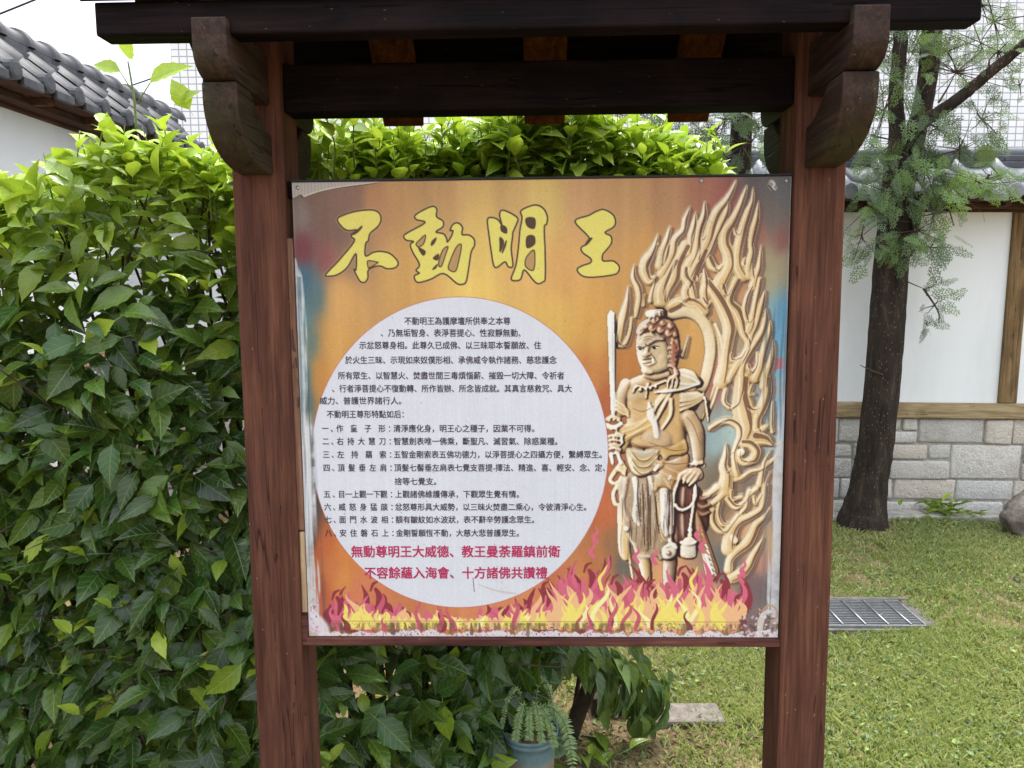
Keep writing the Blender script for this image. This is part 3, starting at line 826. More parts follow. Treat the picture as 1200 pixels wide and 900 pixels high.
for k in range(26):     # the crown above the frame
    h = rng.uniform(2.9, 5.6); an = rng.uniform(0, 2 * math.pi); r = rng.uniform(.15, .95) * (1.15 - .12 * h + .2)
    cl.append(((2.35 + r * math.cos(an), TY + r * math.sin(an), h), (.18, .18, .16), 9, (math.cos(an), math.sin(an), -.5), .17, .15))
tws = [(q(1050, 320), q(1082, 338, TY - .15)), (q(1082, 338, TY - .15), q(1100, 380, TY - .16)), (q(1060, 250), q(1100, 250, TY - .2)), (q(1050, 240), q(1012, 275, TY - .18)), (q(1062, 180), q(1150, 212, TY - .32)),
       (q(1037, 440, TY - .08), q(1008, 428, TY - .12)), (q(1110, 230, TY - .25), q(1118, 265, TY - .3)), (q(1100, 120, TY - .2), q(1120, 85, TY - .2)), (q(1160, 85, TY - .28), q(1170, 60, TY - .3)), (q(1050, 200), q(1045, 165, TY - .22))]
conifer('large conifer with forked dark trunk and feathery sprays on the lawn right of the board', base, [trunk, stemL, stemR, brn, cut], cl, tws, 0)

B2 = (1.28, 4.5, 0.0)
def q2(px, py): return at_y(px, py, 4.4)
cl2 = [(q2(775, 150), (.1, .08, .1), 16, (-.4, -.2, -.8), .15, 0), (q2(800, 165), (.12, .08, .12), 22, (-.3, -.2, -.9), .15, .05), (q2(835, 160), (.12, .08, .12), 24, (.1, -.2, -.9), .15, .05), (q2(870, 170), (.12, .08, .1), 24, (.2, -.2, -.9), .15, .1), (q2(890, 150), (.1, .08, .1), 14, (.3, -.2, -.8), .15, .1), (q2(850, 140), (.12, .1, .08), 10, (.2, -.2, -.8), .15, .0),
       (q2(905, 130), (.1, .08, .1), 12, (.3, -.2, -.8), .15, .0), (q2(815, 135), (.12, .1, .06), 6, (.2, -.2, -.8), .13, .0), (q2(760, 175), (.06, .06, .08), 8, (-.5, -.2, -.8), .14, .0)]
for k in range(16):
    h = rng.uniform(2.75, 4.2); an = rng.uniform(0, 2 * math.pi); r = rng.uniform(.1, .6)
    cl2.append(((B2[0] + r * math.cos(an), B2[1] + r * math.sin(an), h), (.15, .15, .14), 8, (math.cos(an), math.sin(an), -.6), .16, .1))
conifer('slender conifer behind the notice board, its hanging sprays showing above the panel', B2, [([(1.28, 4.5, -.05), (1.28, 4.5, .6), (1.3, 4.5, 1.5), (1.31, 4.5, 2.6), (1.3, 4.5, 4.2)], [.1, .08, .07, .055, .02])], cl2,
        [((1.3, 4.5, 2.0), q2(800, 165)), ((1.3, 4.5, 2.1), q2(870, 170)), ((1.3, 4.5, 2.2), q2(775, 150)), ((1.3, 4.5, 2.2), q2(890, 150))], 0)

# ------------------------------------------------------------------ lawn
T_GR = template([(0, .36), (.35, .5), (.7, .34), (1.0, .03)], 0, .35, .16)
def lawn(n, xr, yr, lr, wr):
    x = rng.uniform(*xr, n); y = rng.uniform(*yr, n)
    dens = 0.5 + 0.28 * np.sin(3.1 * x + 1.3 * y) + 0.25 * np.sin(7.7 * x - 4.3 * y + 1) + .2 * np.sin(17 * x + 13 * y)
    bare = np.exp(-(((x - .36) / .28) ** 2 + ((y - 2.4) / .45) ** 2)) * .78 + (x < .2) * .5
    grate = (x > 1.2) & (x < 1.86) & (y > 3.215) & (y < 3.53)
    keep = (rng.random(n) < np.clip(.26 + .78 * dens - bare, .04, 1)) & ~grate & (y < 4.92)
    keep &= ((x - 2.25) ** 2 + (y - 4.78) ** 2) > .03
    x, y = x[keep], y[keep]; n = len(x)
    z = ground_h(x, y) - .012
    an = rng.uniform(0, 2 * math.pi, n); lean = np.abs(rng.normal(.62, .45, n))
    ax = np.stack([np.cos(an) * lean, np.sin(an) * lean, np.ones(n)], -1)
    nm = np.stack([-np.cos(an) * .6, -np.sin(an) * .6, lean], -1) + rng.normal(0, .25, (n, 3))
    ln = rng.uniform(*lr, n) * (.8 + .4 * rng.random(n)); wd = rng.uniform(*wr, n)
    patch = .5 + .5 * np.sin(2.3 * x + .8 * y) * np.sin(1.9 * y - 1.1 * x)
    age = np.clip(.4 * patch + rng.normal(.27, .36, n), 0, 1)
    return np.stack([x, y, z], -1), ax, nm, ln, wd, age, rng.random(n)
pa = [lawn(100000, (-.2, 2.3), (2.0, 3.2), (.014, .036), (.003, .0058)), lawn(100000, (.2, 4.2), (3.1, 5.0), (.016, .038), (.0034, .0064)), lawn(5000, (-2.0, -.2), (1.7, 3.6), (.03, .06), (.004, .008)),
      lawn(26000, (-1.6, 4.5), (0.2, 2.0), (.02, .05), (.006, .010)), lawn(14000, (4.2, 6.5), (2.0, 5.0), (.02, .05), (.006, .01))]
# a few taller tufts
n = 1100; cxs = rng.uniform(.6, 3.4, 60); cys = rng.uniform(2.4, 4.85, 60); pick = rng.integers(0, 60, n)
x = cxs[pick] + rng.normal(0, .03, n); y = np.minimum(cys[pick] + rng.normal(0, .03, n), 4.9)
m_ = ~((x > 1.2) & (x < 1.93) & (y > 3.17) & (y < 3.57)); x, y = x[m_], y[m_]; n = len(x)
an = rng.uniform(0, 2 * math.pi, n)
pa.append((np.stack([x, y, ground_h(x, y) - .01], -1), np.stack([np.cos(an) * .6, np.sin(an) * .6, np.ones(n)], -1), np.stack([-np.cos(an), -np.sin(an), np.full(n, .6)], -1),
           rng.uniform(.03, .065, n), rng.uniform(.003, .0055, n), np.clip(rng.normal(.6, .2, n), 0, 1), rng.random(n)))
cat = [np.concatenate([p[i] for p in pa]) for i in range(7)]
g = scatter('grass', M['grass'], None, T_GR, *cat); tag(g, 'short broad-bladed lawn grass growing over the soil', 'grass', kind='stuff')
# creeping broad-leaved ground cover among the grass
n = 15000
x = rng.uniform(-.2, 4.0, n); y = rng.uniform(2.0, 4.92, n)
cl_ = .5 + .5 * np.sin(3.3 * x + 2.1 * y + 1) * np.sin(2.7 * y - 1.9 * x) + .35 * np.sin(9 * x - 6 * y)
kp = (rng.random(n) < np.clip(cl_, .04, 1)) & ~((x > 1.2) & (x < 1.86) & (y > 3.215) & (y < 3.53)); x, y = x[kp], y[kp]; n = len(x)
an = rng.uniform(0, 6.28, n)
g = scatter('ground_cover', M['leaf2'], None, T_DROOP, np.stack([x, y, ground_h(x, y) + rng.uniform(-.004, .014, n)], -1), np.stack([np.cos(an), np.sin(an), rng.normal(.25, .3, n)], -1),
            np.stack([rng.normal(0, .4, n), rng.normal(0, .4, n), np.ones(n)], -1), rng.uniform(.012, .028, n), rng.uniform(.009, .018, n), np.clip(rng.normal(.3, .35, n), 0, 1), rng.random(n))
tag(g, 'small creeping broad-leaved plants mixed into the lawn', 'ground cover', kind='stuff')
# litter: dead leaves and bits on the bare soil
T_LIT = template([(0, .1), (.3, .45), (.6, .4), (1.0, .05)], .1, .5, .4)
n = 620
x = np.concatenate([rng.normal(.4, .26, 420), rng.uniform(.5, 3.6, 200)]); y = np.concatenate([rng.normal(2.42, .28, 420), rng.uniform(2.3, 4.9, 200)])
an = rng.uniform(0, 6.28, n)
l_ = scatter('leaf_litter', M['dry'], None, T_LIT, np.stack([x, y, ground_h(x, y) + .004], -1), np.stack([np.cos(an), np.sin(an), rng.normal(.1, .2, n)], -1), np.stack([rng.normal(0, .4, n), rng.normal(0, .4, n), np.ones(n)], -1),
        rng.uniform(.012, .036, n), rng.uniform(.006, .015, n), np.zeros(n), rng.random(n))
tag(l_, 'scattered dry leaf litter on the soil under the shrub', 'leaf litter', kind='stuff')

# low weeds at the wall's foot and on the bare soil
def weed(label, c, n, size, spread, up=.8, ag=.4):
    root = empty('weed', tuple(c)); tag(root, label, 'weed', 'weeds on the ground')
    an = rng.uniform(0, 6.28, n)
    ps = rng.normal(0, 1, (n, 3)) * np.array([spread, spread, spread * .5]); ps[:, 2] = np.abs(ps[:, 2]) + .01
    l = size * rng.uniform(.6, 1.2, n)
    scatter('foliage', M['leaf'], root, T_DROOP, ps, np.stack([np.cos(an), np.sin(an), rng.normal(up, .3, n)], -1), np.stack([-np.cos(an) * .4, -np.sin(an) * .4, np.ones(n)], -1), l, l * .42, np.clip(rng.normal(ag, .15, n), 0, 1), rng.random(n))
    mb = MB()
    for k in range(0, n, 3): mb.tube([(0, 0, -.02), tuple(ps[k] * .6), tuple(ps[k])], [.002, .0015, .001], 4)
    mb.build('stems', M['greentwig'], root)
p = at_z(1102, 606, 0); weed('bushy green weed growing at the foot of the granite wall', (p[0], 4.88, 0.02), 46, .085, .075, .6, .5)
p = at_z(700, 895, 0); weed('broad-leaved weed on bare soil right of the flower pot', (p[0], p[1], 0), 14, .085, .04, .5, .35)
p = at_z(1165, 600, 0); weed('small weed beside the mossy boulder at the wall', (2.98, 4.86, 0.0), 20, .05, .05, .6, .4)
# ------------------------------------------------------------------ small things on the ground
# boulder
def boulder(loc, r, label, seed):
    bm = bmesh.new(); bmesh.ops.create_icosphere(bm, subdivisions=4, radius=1.0)
    g = np.random.default_rng(seed); dirs = unit(g.normal(0, 1, (16, 3))); offs = g.uniform(.62, .95, 16)
    for v in bm.verts:
        p = np.array(v.co); s = 1.0
        for d_, o_ in zip(dirs, offs):
            k = p @ d_
            if k > o_: s = min(s, o_ / k)
        p = p * s
        p = p * (1 + .03 * math.sin(9 * p[0] + 5 * p[1]) + .02 * math.sin(17 * p[2] + 11 * p[0]))
        v.co = Vector((p[0] * r[0], p[1] * r[1], p[2] * r[2]))
    me = bpy.data.meshes.new('boulder'); bm.to_mesh(me); bm.free()
    o = mesh_obj('boulder', me, M['boulder'], None, True); o.location = loc
    tag(o, label, 'rock')
p = at_z(1196, 632, 0)
boulder((p[0] + .13, p[1] + .05, .08), (.24, .2, .21), 'pale rounded boulder with moss on its left side at the edge of the lawn', 5)

# drain grate
M['rim'] = simple('stained_concrete', lin(104, 100, 92), .95, 0, 16, .4, .6)
gr = empty('drain_grate', (1.56, 3.37, 0.012), R_(-1.5)); tag(gr, 'galvanised steel drain grate set in a concrete rim in the grass', 'drain grate')
mb = MB(); zc = 0.008
mb.box(-.33, .325, -.165, -.145, -.06, zc - .008, .004); mb.box(-.33, .325, .145, .175, -.06, zc + .006, .006); mb.box(.27, .325, -.144, .144, -.06, zc, .004); mb.box(-.33, -.27, -.144, .144, -.06, zc, .004)
mb.build('concrete_rim', M['rim'], gr)
mb = MB()
for s in (-1, 1): mb.box(-.268, .268, s * .139 - .004, s * .139 + .004, -.03, zc + .002)
for s in (-1, 1): mb.box(s * .264 - .004, s * .264 + .004, -.134, .134, -.03, zc + .002)
mb.build('frame', M['steel'], gr)
mb = MB()
for k in range(15): y_ = -.125 + .25 * k / 14; mb.box(-.259, .259, y_ - .0028, y_ + .0028, -.028, zc)
mb.build('bars', M['steel'], gr)
for k in range(5):
    mb = MB(); x_ = -.2 + .1 * k; mb.tube([(x_, -.133, zc + .003), (x_, .133, zc + .003)], .0045, 8); mb.build('cross_bar', M['steel'], gr)
mb = MB(); mb.box(-.268, .268, -.142, .142, -.12, -.1); mb.build('pit_floor', M['blackrub'], gr)

# stone edging pieces
def slab(label, x0, x1, y0, y1, h, mat):
    mb = MB(); mb.box(-(x1 - x0) / 2, (x1 - x0) / 2, -(y1 - y0) / 2, (y1 - y0) / 2, -.05, h, .008, .004)
    o = mb.build('edging_stone', mat); o.location = ((x0 + x1) / 2, (y0 + y1) / 2, 0); o.rotation_euler = (0, 0, R_(random.uniform(-3, 3)))
    tag(o, label, 'edging stone', 'edging stones in the soil')
M['greystone'] = simple('grey_edging_stone', lin(120, 112, 104), .95, 0, 40, .35, .6)
M['darkstone'] = simple('dark_edging_brick', lin(70, 58, 50), .95, 0, 40, .4, .6)
p0 = at_z(752, 852, 0); p1 = at_z(850, 850, 0); slab('long grey edging stone lying at the edge of the lawn', p0[0], p1[0], p0[1], p0[1] + .12, .022, M['greystone'])
p0 = at_z(695, 840, 0); p1 = at_z(742, 842, 0); slab('dark brown edging block on bare soil under the drooping shrub', p0[0], p1[0], p0[1] + .02, p0[1] + .14, .06, M['darkstone'])

# flower pot
pc = at_y(621, 853, 2.05); PZ = pc[2]
pot = empty('flower_pot', (pc[0], pc[1], 0.0)); tag(pot, 'teal blue plastic flower pot with mud-stained lower half under the notice board', 'flower pot')
w = NT('teal_plastic', 0.5, 0.4)
cx = w.new('ShaderNodeTexCoord'); sx = w.new('ShaderNodeSeparateXYZ'); w.link(cx.outputs['Object'], sx.inputs['Vector'])
n = w.noise(w.coord((1, 1, 1)), 22, 5, .65)
hh = w.math('ADD', sx.outputs['Z'], w.math('MULTIPLY', w.math('SUBTRACT', n, .5), .05))
mud = w.math('MULTIPLY', w.math('SUBTRACT', PZ - .062, hh), 40, clamp=True)
cc = w.ramp(n, [(.3, lin(84, 108, 116)), (.7, lin(110, 136, 142))])
w.color(w.mix(mud, cc, w.ramp(n, [(.3, lin(120, 108, 96)), (.7, lin(164, 150, 134))]))); M['pot'] = w.m
mb = MB(); H = PZ
mb.lathe([(.056, .0), (.062, .004), (.072, H - .045), (.0725, H - .028), (.0775, H - .027), (.078, H - .02), (.0765, H - .018), (.0768, H - .012), (.080, H - .011), (.081, H - .002), (.0795, H), (.076, H - .001), (.073, H - .03), (.066, H - .05)], 40)
mb.build('body', M['pot'], pot)
mb = MB(); mb.lathe([(.069, H - .034), (.04, H - .03), (.0001, H - .028)], 24); mb.build('soil', M['soil'], pot)

# fern growing in the pot: pinnate fronds that arch over the rim
fern = empty('fern', (pc[0], pc[1], PZ - .03)); tag(fern, 'pale green fern with arching fronds hanging over the rim of the blue pot', 'fern')
P, A, N, L, W, G, RR = [], [], [], [], [], [], []
mb = MB(); FO = np.array([pc[0], pc[1], PZ - .03])
def fern_frond(pts, lmax):
    c = catmull(pts, 9); mb.tube([tuple(p_) for p_ in c], list(np.linspace(.0022, .0008, len(c))), 5)
    m = len(c)
    for i in range(int(m * .18), m):
        t = i / (m - 1); tng = unit(c[min(i + 1, m - 1)] - c[max(i - 1, 0)])
        side = unit(np.cross(tng, (0, -.9, .4)))
        l = lmax * math.sin(math.pi * min(1, .25 + .75 * (1 - t)) ** .8) * (.35 + .65 * (1 - t)) + .004
        for s in (-1, 1):
            P.append(c[i]); A.append(side * s + tng * .5 + rng.normal(0, .12, 3)); N.append(np.array([0, -.9, .5]) + rng.normal(0, .35, 3)); L.append(l); W.append(l * .24 + .0018); G.append(rng.uniform(.2, .8)); RR.append(rng.random())
for (tx, ty, up, lm, drop) in ((-.036, -.085, .115, .021, .055), (-.004, -.09, .11, .020, .06), (.026, -.088, .12, .021, .045), (.056, -.085, .11, .022, .03), (.10, -.085, .11, .032, -.08), (-.07, -.03, .15, .013, .05), (.0, .06, .15, .016, .06), (.06, .03, .16, .016, .07)):
    fern_frond([(0, 0, 0), (tx * .45, ty * .4, up), (tx * .9, ty * .8, up * .85), (tx * 1.1, ty, up * .35 + drop * .3), (tx * 1.18, ty * 1.05, drop)], lm)
T_FL = template([(0, .3), (.3, .5), (.7, .35), (1, .05)], .12, .15, .2)
scatter('fronds', M['fern'], fern, T_FL, np.array(P), np.array(A), np.array(N), np.array(L), np.array(W), np.array(G), np.array(RR))
mb.build('stalks', M['greentwig'], fern)

# pale cane stuck in the soil and the yellow canes lying behind the hedge
p = at_z(441, 905, 0)
mb = MB(); mb.tube([(0, 0, -.05), (.003, .01, .15), (0, .02, .34)], .008, 8); o = mb.build('plant_stake', M['bamboo']); o.location = (p[0], 2.2, 0)
tag(o, 'thin pale cane stake standing in the soil under the left part of the board', 'plant stake')
for k, (a, b_, lab) in enumerate((((225, 790), (292, 768), 'upper yellow cane glimpsed through the gap in the hedge beside the left post'), ((230, 800), (296, 782), 'lower yellow cane glimpsed through the gap in the hedge beside the left post'), ((395, 772), (450, 790), 'orange yellow cane glimpsed in the hedge below the left end of the board'))):
    Y_ = 2.55
    c0, c1 = at_y(*a, Y_), at_y(*b_, Y_ + .06); mid = (c0 + c1) / 2
    mb = MB(); d_ = (c1 - c0) * .9
    mb.tube([tuple(-d_), tuple(d_ * 0), tuple(d_)], .012, 8)
    o = mb.build('yellow_cane', M['bamboo']); o.location = tuple(mid); tag(o, lab, 'cane', 'yellow canes in the hedge')

# overhead cables
for (lab, a, b_, Y_) in (('black overhead cable crossing the sky at the top left corner', (-200, 88), (200, -70), 9.0), ('thin black overhead cable running from the hedge top to the tiled building', (60, 122), (217, 76), 10.5)):
    c0, c1 = at_y(*a, Y_), at_y(*b_, Y_); mb = MB()
    pts = [c0 + (c1 - c0) * t + np.array([0, 0, -.25 * t * (1 - t)]) for t in np.linspace(0, 1, 14)]
    mb.tube([tuple(p_) for p_ in pts], .011 if Y_ < 10 else .009, 6)
    tag(mb.build('overhead_cable', M['cable']), lab, 'cable', 'overhead cables')

# ------------------------------------------------------------------ the roofed notice board
root = empty('notice_shelter'); sm = np.eye(4); sm[:3, :3] = SIGN_R; sm[:3, 3] = SIGN_O
root.matrix_world = Matrix(sm.tolist())
tag(root, 'roofed brown timber notice board showing a carved guardian statue and Chinese text', 'notice board')
YF, YB = -0.012, 0.095
YC = 0.04                                    # middle plane of the frame
LP = (sg(283, 450, YF)[0], sg(342, 450, YF)[0]); RP = (sg(924, 450, YF)[0], sg(982.7, 450, YF)[0])
for a, b_ in (LP, RP):
    mb = MB(); mb.box(a, b_, YF, YB, -.08, PB + 1.43, .004); mb.build('post', M['post'], root)
# corbel arms: two stacked, stepped and rounded, reaching to front and back
def arm(uc, front):
    s = -1 if front else 1
    yp = YF if front else YB
    def Y(d): return yp + s * d
    zt = sg(244, 19, -.227)[1]; zm = sg(254, 94, -.192)[1]; zb = sg(295, 205, -.02)[1]
    w_ = .031
    D1, D2 = .215, .180
    up = [(Y(-.001), zt), (Y(D1), zt), (Y(D1), zt - .055)] + [(Y(D1 - .058 * (1 - math.cos(t))), zt - .055 - (zt - .055 - zm) * math.sin(t)) for t in np.linspace(.2, math.pi / 2, 7)] + [(Y(-.001), zm)]
    lo = [(Y(-.001), zm - .06), (Y(.03), zm - .055), (Y(.075), zm - .03), (Y(.11), zm - .002), (Y(D2), zm - .002), (Y(D2), zm - .03)] + [(Y(D2 * math.cos(t) ** .8), zm - .03 - (zm - .03 - zb) * math.sin(t)) for t in np.linspace(.12, 1.45, 10)] + [(Y(-.001), zb)]
    m1 = MB(); m1.prism(up, 'x', uc - w_, uc + w_, .003); m1.build('corbel', M['arm'], root)
    m2 = MB(); m2.prism(lo, 'x', uc - w_ - .001, uc + w_ + .001, .003); m2.build('corbel', M['arm'], root)
for uc in ((LP[0] + LP[1]) / 2, (RP[0] + RP[1]) / 2):
    arm(uc, True); arm(uc, False)
# eave beams
zf = sg(600, 33.5, -.21)[1]
ul = sg(111, 25, -.21)[0]; ur = sg(1151, 18, -.21)[0]
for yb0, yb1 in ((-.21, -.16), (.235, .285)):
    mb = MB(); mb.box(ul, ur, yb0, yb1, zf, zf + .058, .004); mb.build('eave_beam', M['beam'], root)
# tie beam between the posts
zt0 = sg(640, 127, .005)[1]; zt1 = sg(640, 70, .005)[1]
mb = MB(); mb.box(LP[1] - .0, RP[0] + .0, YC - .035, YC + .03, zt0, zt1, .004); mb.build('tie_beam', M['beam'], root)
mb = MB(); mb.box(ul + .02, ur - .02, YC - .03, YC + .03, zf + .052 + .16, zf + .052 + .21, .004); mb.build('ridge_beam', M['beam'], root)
# rafters and roof boards
SL = .9
def rz_under(y): return zf + .054 + (.222 - abs(y)) * SL
us = [sg(c, 138, .36)[0] for c in (473, 638, 806)]
step = us[1] - us[0]
for u_ in [us[0] - step * 1.0, *us, us[2] + step * 1.0]:
    for s in (1, -1):
        ye = .322 if s == 1 else .205
        mb = MB(); t = .026
        mb.prism([(YC + s * .0015, rz_under(0)), (YC + s * ye, rz_under(ye)), (YC + s * ye, rz_under(ye) + t), (YC + s * .0015, rz_under(0) + t)], 'x', u_ - .05, u_ + .05, .002)
        mb.build('rafter', M['rafter'], root)
for s in (1, -1):
    ye = .335 if s == 1 else .262
    mb = MB()
    nb_ = 5
    for k in range(nb_):
        y0, y1 = ye * k / nb_, ye * (k + 1) / nb_ - .003
        o_ = .034
        mb.prism([(YC + s * (y0 + .001), rz_under(y0) + o_), (YC + s * y1, rz_under(y1) + o_), (YC + s * y1, rz_under(y1) + o_ + .018), (YC + s * (y0 + .001), rz_under(y0) + o_ + .018)], 'x', ul - .02, ur + .02, .002)
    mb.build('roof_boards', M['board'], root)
mb = MB(); mb.box(ul - .03, ur + .03, YC - .05, YC + .05, rz_under(0) + .03, rz_under(0) + .075, .008); mb.build('ridge_cap', M['board'], root)
# battens, rails round the panel
zb0, zb1 = PB, PB + PH
pl, pr = -PW / 2, PW / 2
mb = MB(); mb.box(LP[1] - .001, pl + .012, .002, .03, zb0 - .0, zb0 + .86, .002); mb.build('batten', M['batten'], root)
mb = MB(); mb.box(LP[1] - .003, pl - .0005, -.006, .0018, zb0 + .24, zb0 + .86, .002); mb.build('batten', M['batten'], root)
mb = MB(); mb.box(LP[1] + .0, pl - .0008, -.004, .0012, zb0 + .055, zb0 + .236, .002); mb.build('spacer', M['spacer'], root)
mb = MB(); mb.box(LP[1] - .002, pl - .0008, -.008, .0012, zb0 - .012, zb0 + .052, .002); mb.build('spacer', M['rail'], root)
mb = MB(); mb.box(pr - .012, RP[0] + .012, .012, .03, zb0, zb0 + PH, .002); mb.build('batten', M['blackrub'], root)  # added black strip standing for the shade in the gap beside the right post
mb = MB(); mb.box(LP[1] - .003, RP[0] + .003, -.008, .03, zb0 - .0185, zb0 - .001, .002); mb.build('bottom_rail', M['rail'], root)
mb = MB(); mb.box(LP[1] - .003, RP[0] + .003, .008, .03, zb1 - .03, zb1 + .004, .002); mb.build('top_rail', M['board'], root)
mb = MB(); mb.box(pl, pr, .0004, .006, zb0, zb1); panel = mb.build('panel', M['blackrub'], root)
mb = MB(); mb.box(pl - .001, pr + .001, -.0035, .0065, zb1 + .0005, zb1 + .0045); mb.build('edge_strip', M['blackrub'], panel)
# screws
for (px, py) in ((349, 220), (353, 738), (822, 212), (922, 212)):
    u_, v_ = sg(px, py, 0); mb = MB(); mb.lathe([(.0001, .0022), (.003, .0018), (.0045, .0003), (.0045, 0)], 14)
    mb.v = [(x_ + u_, -z_ - .0006, y_ + v_) for x_, y_, z_ in mb.v]; mb.build('screw', M['steel'], panel)
# ------------------------------------------------------------------ the printed face of the panel
# the print is painted numerically on a regular grid over the panel and carried by a colour attribute
GW, GH = 800, 764
S2 = np.array([GW / PW, GH / PH])
def g2(p):
    """photo pixels -> grid coordinates (x right, y down)"""
    p = np.atleast_2d(np.asarray(p, float)); out = np.empty_like(p)
    for i, (a, b_) in enumerate(p):
        u_, v_ = sg(a, b_, 0.0); out[i] = ((u_ + PW / 2) * S2[0], (PB + PH - v_) * S2[1])
    return out
GS = 1.385                                   # grid steps per photo pixel
IMG = np.zeros((GH, GW, 3), np.float32)
yy, xx = np.mgrid[0:GH, 0:GW].astype(np.float32)
prng = np.random.default_rng(3)

def vnoise(fx, fy, seed, octs=4):
    """value noise over the grid; fx, fy = cells across"""
    r = np.random.default_rng(seed); out = np.zeros((GH, GW), np.float32); amp = 1; tot = 0
    for o_ in range(octs):
        nx_, ny_ = max(2, int(fx * 2 ** o_)), max(2, int(fy * 2 ** o_))
        g_ = r.random((ny_ + 2, nx_ + 2)).astype(np.float32)
        ax_ = xx[0] / GW * nx_; ay_ = yy[:, 0] / GH * ny_
        ix = ax_.astype(int); iy = ay_.astype(int); tx = ax_ - ix; ty = ay_ - iy
        tx = tx * tx * (3 - 2 * tx); ty = ty * ty * (3 - 2 * ty)
        a = g_[iy][:, ix] * (1 - tx) + g_[iy][:, ix + 1] * tx
        b_ = g_[iy + 1][:, ix] * (1 - tx) + g_[iy + 1][:, ix + 1] * tx
        out += amp * (a * (1 - ty[:, None]) + b_ * ty[:, None]); tot += amp; amp *= .55
    return out / tot

def blur(a, r):
    r = int(r)
    if r < 1: return a
    for ax_ in (0, 1):
        pad = [(0, 0)] * a.ndim; pad[ax_] = (r + 1, r)
        c = np.cumsum(np.pad(a, pad, mode='edge'), axis=ax_, dtype=np.float64)
        n_ = a.shape[ax_]
        hi = np.take(c, np.arange(2 * r + 1, n_ + 2 * r + 1), axis=ax_); lo = np.take(c, np.arange(0, n_), axis=ax_)
        a = ((hi - lo) / (2 * r + 1)).astype(np.float32)
    return a

def poly_sd(G):
    """signed distance (positive inside) of a closed outline in grid units, with its slice"""
    x0, y0 = np.floor(G.min(0) - 4).astype(int); x1, y1 = np.ceil(G.max(0) + 5).astype(int)
    x0, y0 = max(x0, 0), max(y0, 0); x1, y1 = min(x1, GW), min(y1, GH)
    if x1 <= x0 or y1 <= y0: return None
    X = xx[y0:y1, x0:x1]; Y = yy[y0:y1, x0:x1]
    d2 = np.full(X.shape, 1e9, np.float32); ins = np.zeros(X.shape, bool)
    for (ax_, ay_), (bx_, by_) in zip(G, np.roll(G, -1, 0)):
        ex, ey = bx_ - ax_, by_ - ay_; L2 = ex * ex + ey * ey + 1e-9
        t = np.clip(((X - ax_) * ex + (Y - ay_) * ey) / L2, 0, 1)
        d2 = np.minimum(d2, (X - ax_ - t * ex) ** 2 + (Y - ay_ - t * ey) ** 2)
        if abs(ey) > 1e-9:
            c = ((ay_ > Y) != (by_ > Y)) & (X < ex * (Y - ay_) / ey + ax_)
            ins ^= c
    sd_ = np.sqrt(d2)
    return np.where(ins, sd_, -sd_), (slice(y0, y1), slice(x0, x1))

def fill(P, col, smooth=True, aa=.8, alpha=1.0, holes=()):
    G = g2(P); G = catmull(G, 5, True) if smooth else G
    r = poly_sd(G)
    if r is None: return
    sd_, s = r; a = np.clip(.5 + sd_ / aa, 0, 1)
    for h in holes:
        r2 = poly_sd(catmull(g2(h), 4, True)); sd2, s2 = r2
        full = np.zeros((GH, GW), np.float32); full[s2] = np.clip(.5 + sd2 / aa, 0, 1); a = a * (1 - full[s])
    a = (a * alpha)[..., None]
    IMG[s] = IMG[s] * (1 - a) + np.array(col, np.float32) * a
    return sd_, s

def capsules(G, rad):
    """distance-ratio field of a tapered stroke: yields (slice, d, r) per segment"""
    for i in range(len(G) - 1):
        (ax_, ay_), (bx_, by_) = G[i], G[i + 1]; ra, rb = rad[i], rad[i + 1]; m = max(ra, rb) + 2
        x0, x1 = max(int(min(ax_, bx_) - m), 0), min(int(max(ax_, bx_) + m) + 2, GW); y0, y1 = max(int(min(ay_, by_) - m), 0), min(int(max(ay_, by_) + m) + 2, GH)
        if x1 <= x0 or y1 <= y0: continue
        X = xx[y0:y1, x0:x1]; Y = yy[y0:y1, x0:x1]
        ex, ey = bx_ - ax_, by_ - ay_; L2 = ex * ex + ey * ey + 1e-9
        t = np.clip(((X - ax_) * ex + (Y - ay_) * ey) / L2, 0, 1)
        yield (slice(y0, y1), slice(x0, x1)), np.sqrt((X - ax_ - t * ex) ** 2 + (Y - ay_ - t * ey) ** 2), ra + (rb - ra) * t

def line(P, w_, col, alpha=1.0, n=6, smooth=True):
    """flat stroke; w_ = half width(s) in photo px"""
    G = g2(P); w_ = np.broadcast_to(np.asarray(w_, float), (len(G),)) * GS
    if smooth and len(G) > 2: G = catmull(G, n); w_ = np.interp(np.linspace(0, 1, len(G)), np.linspace(0, 1, len(w_)), w_)
    A = np.zeros((GH, GW), np.float32)
    bb = [GH, 0, GW, 0]
    for s, d, r in capsules(G, w_):
        A[s] = np.maximum(A[s], np.clip(.5 + (r - d) / .9, 0, 1))
        bb = [min(bb[0], s[0].start), max(bb[1], s[0].stop), min(bb[2], s[1].start), max(bb[3], s[1].stop)]
    s = (slice(bb[0], bb[1]), slice(bb[2], bb[3])); a = (A[s] * alpha)[..., None]
    IMG[s] = IMG[s] * (1 - a) + np.array(col, np.float32) * a

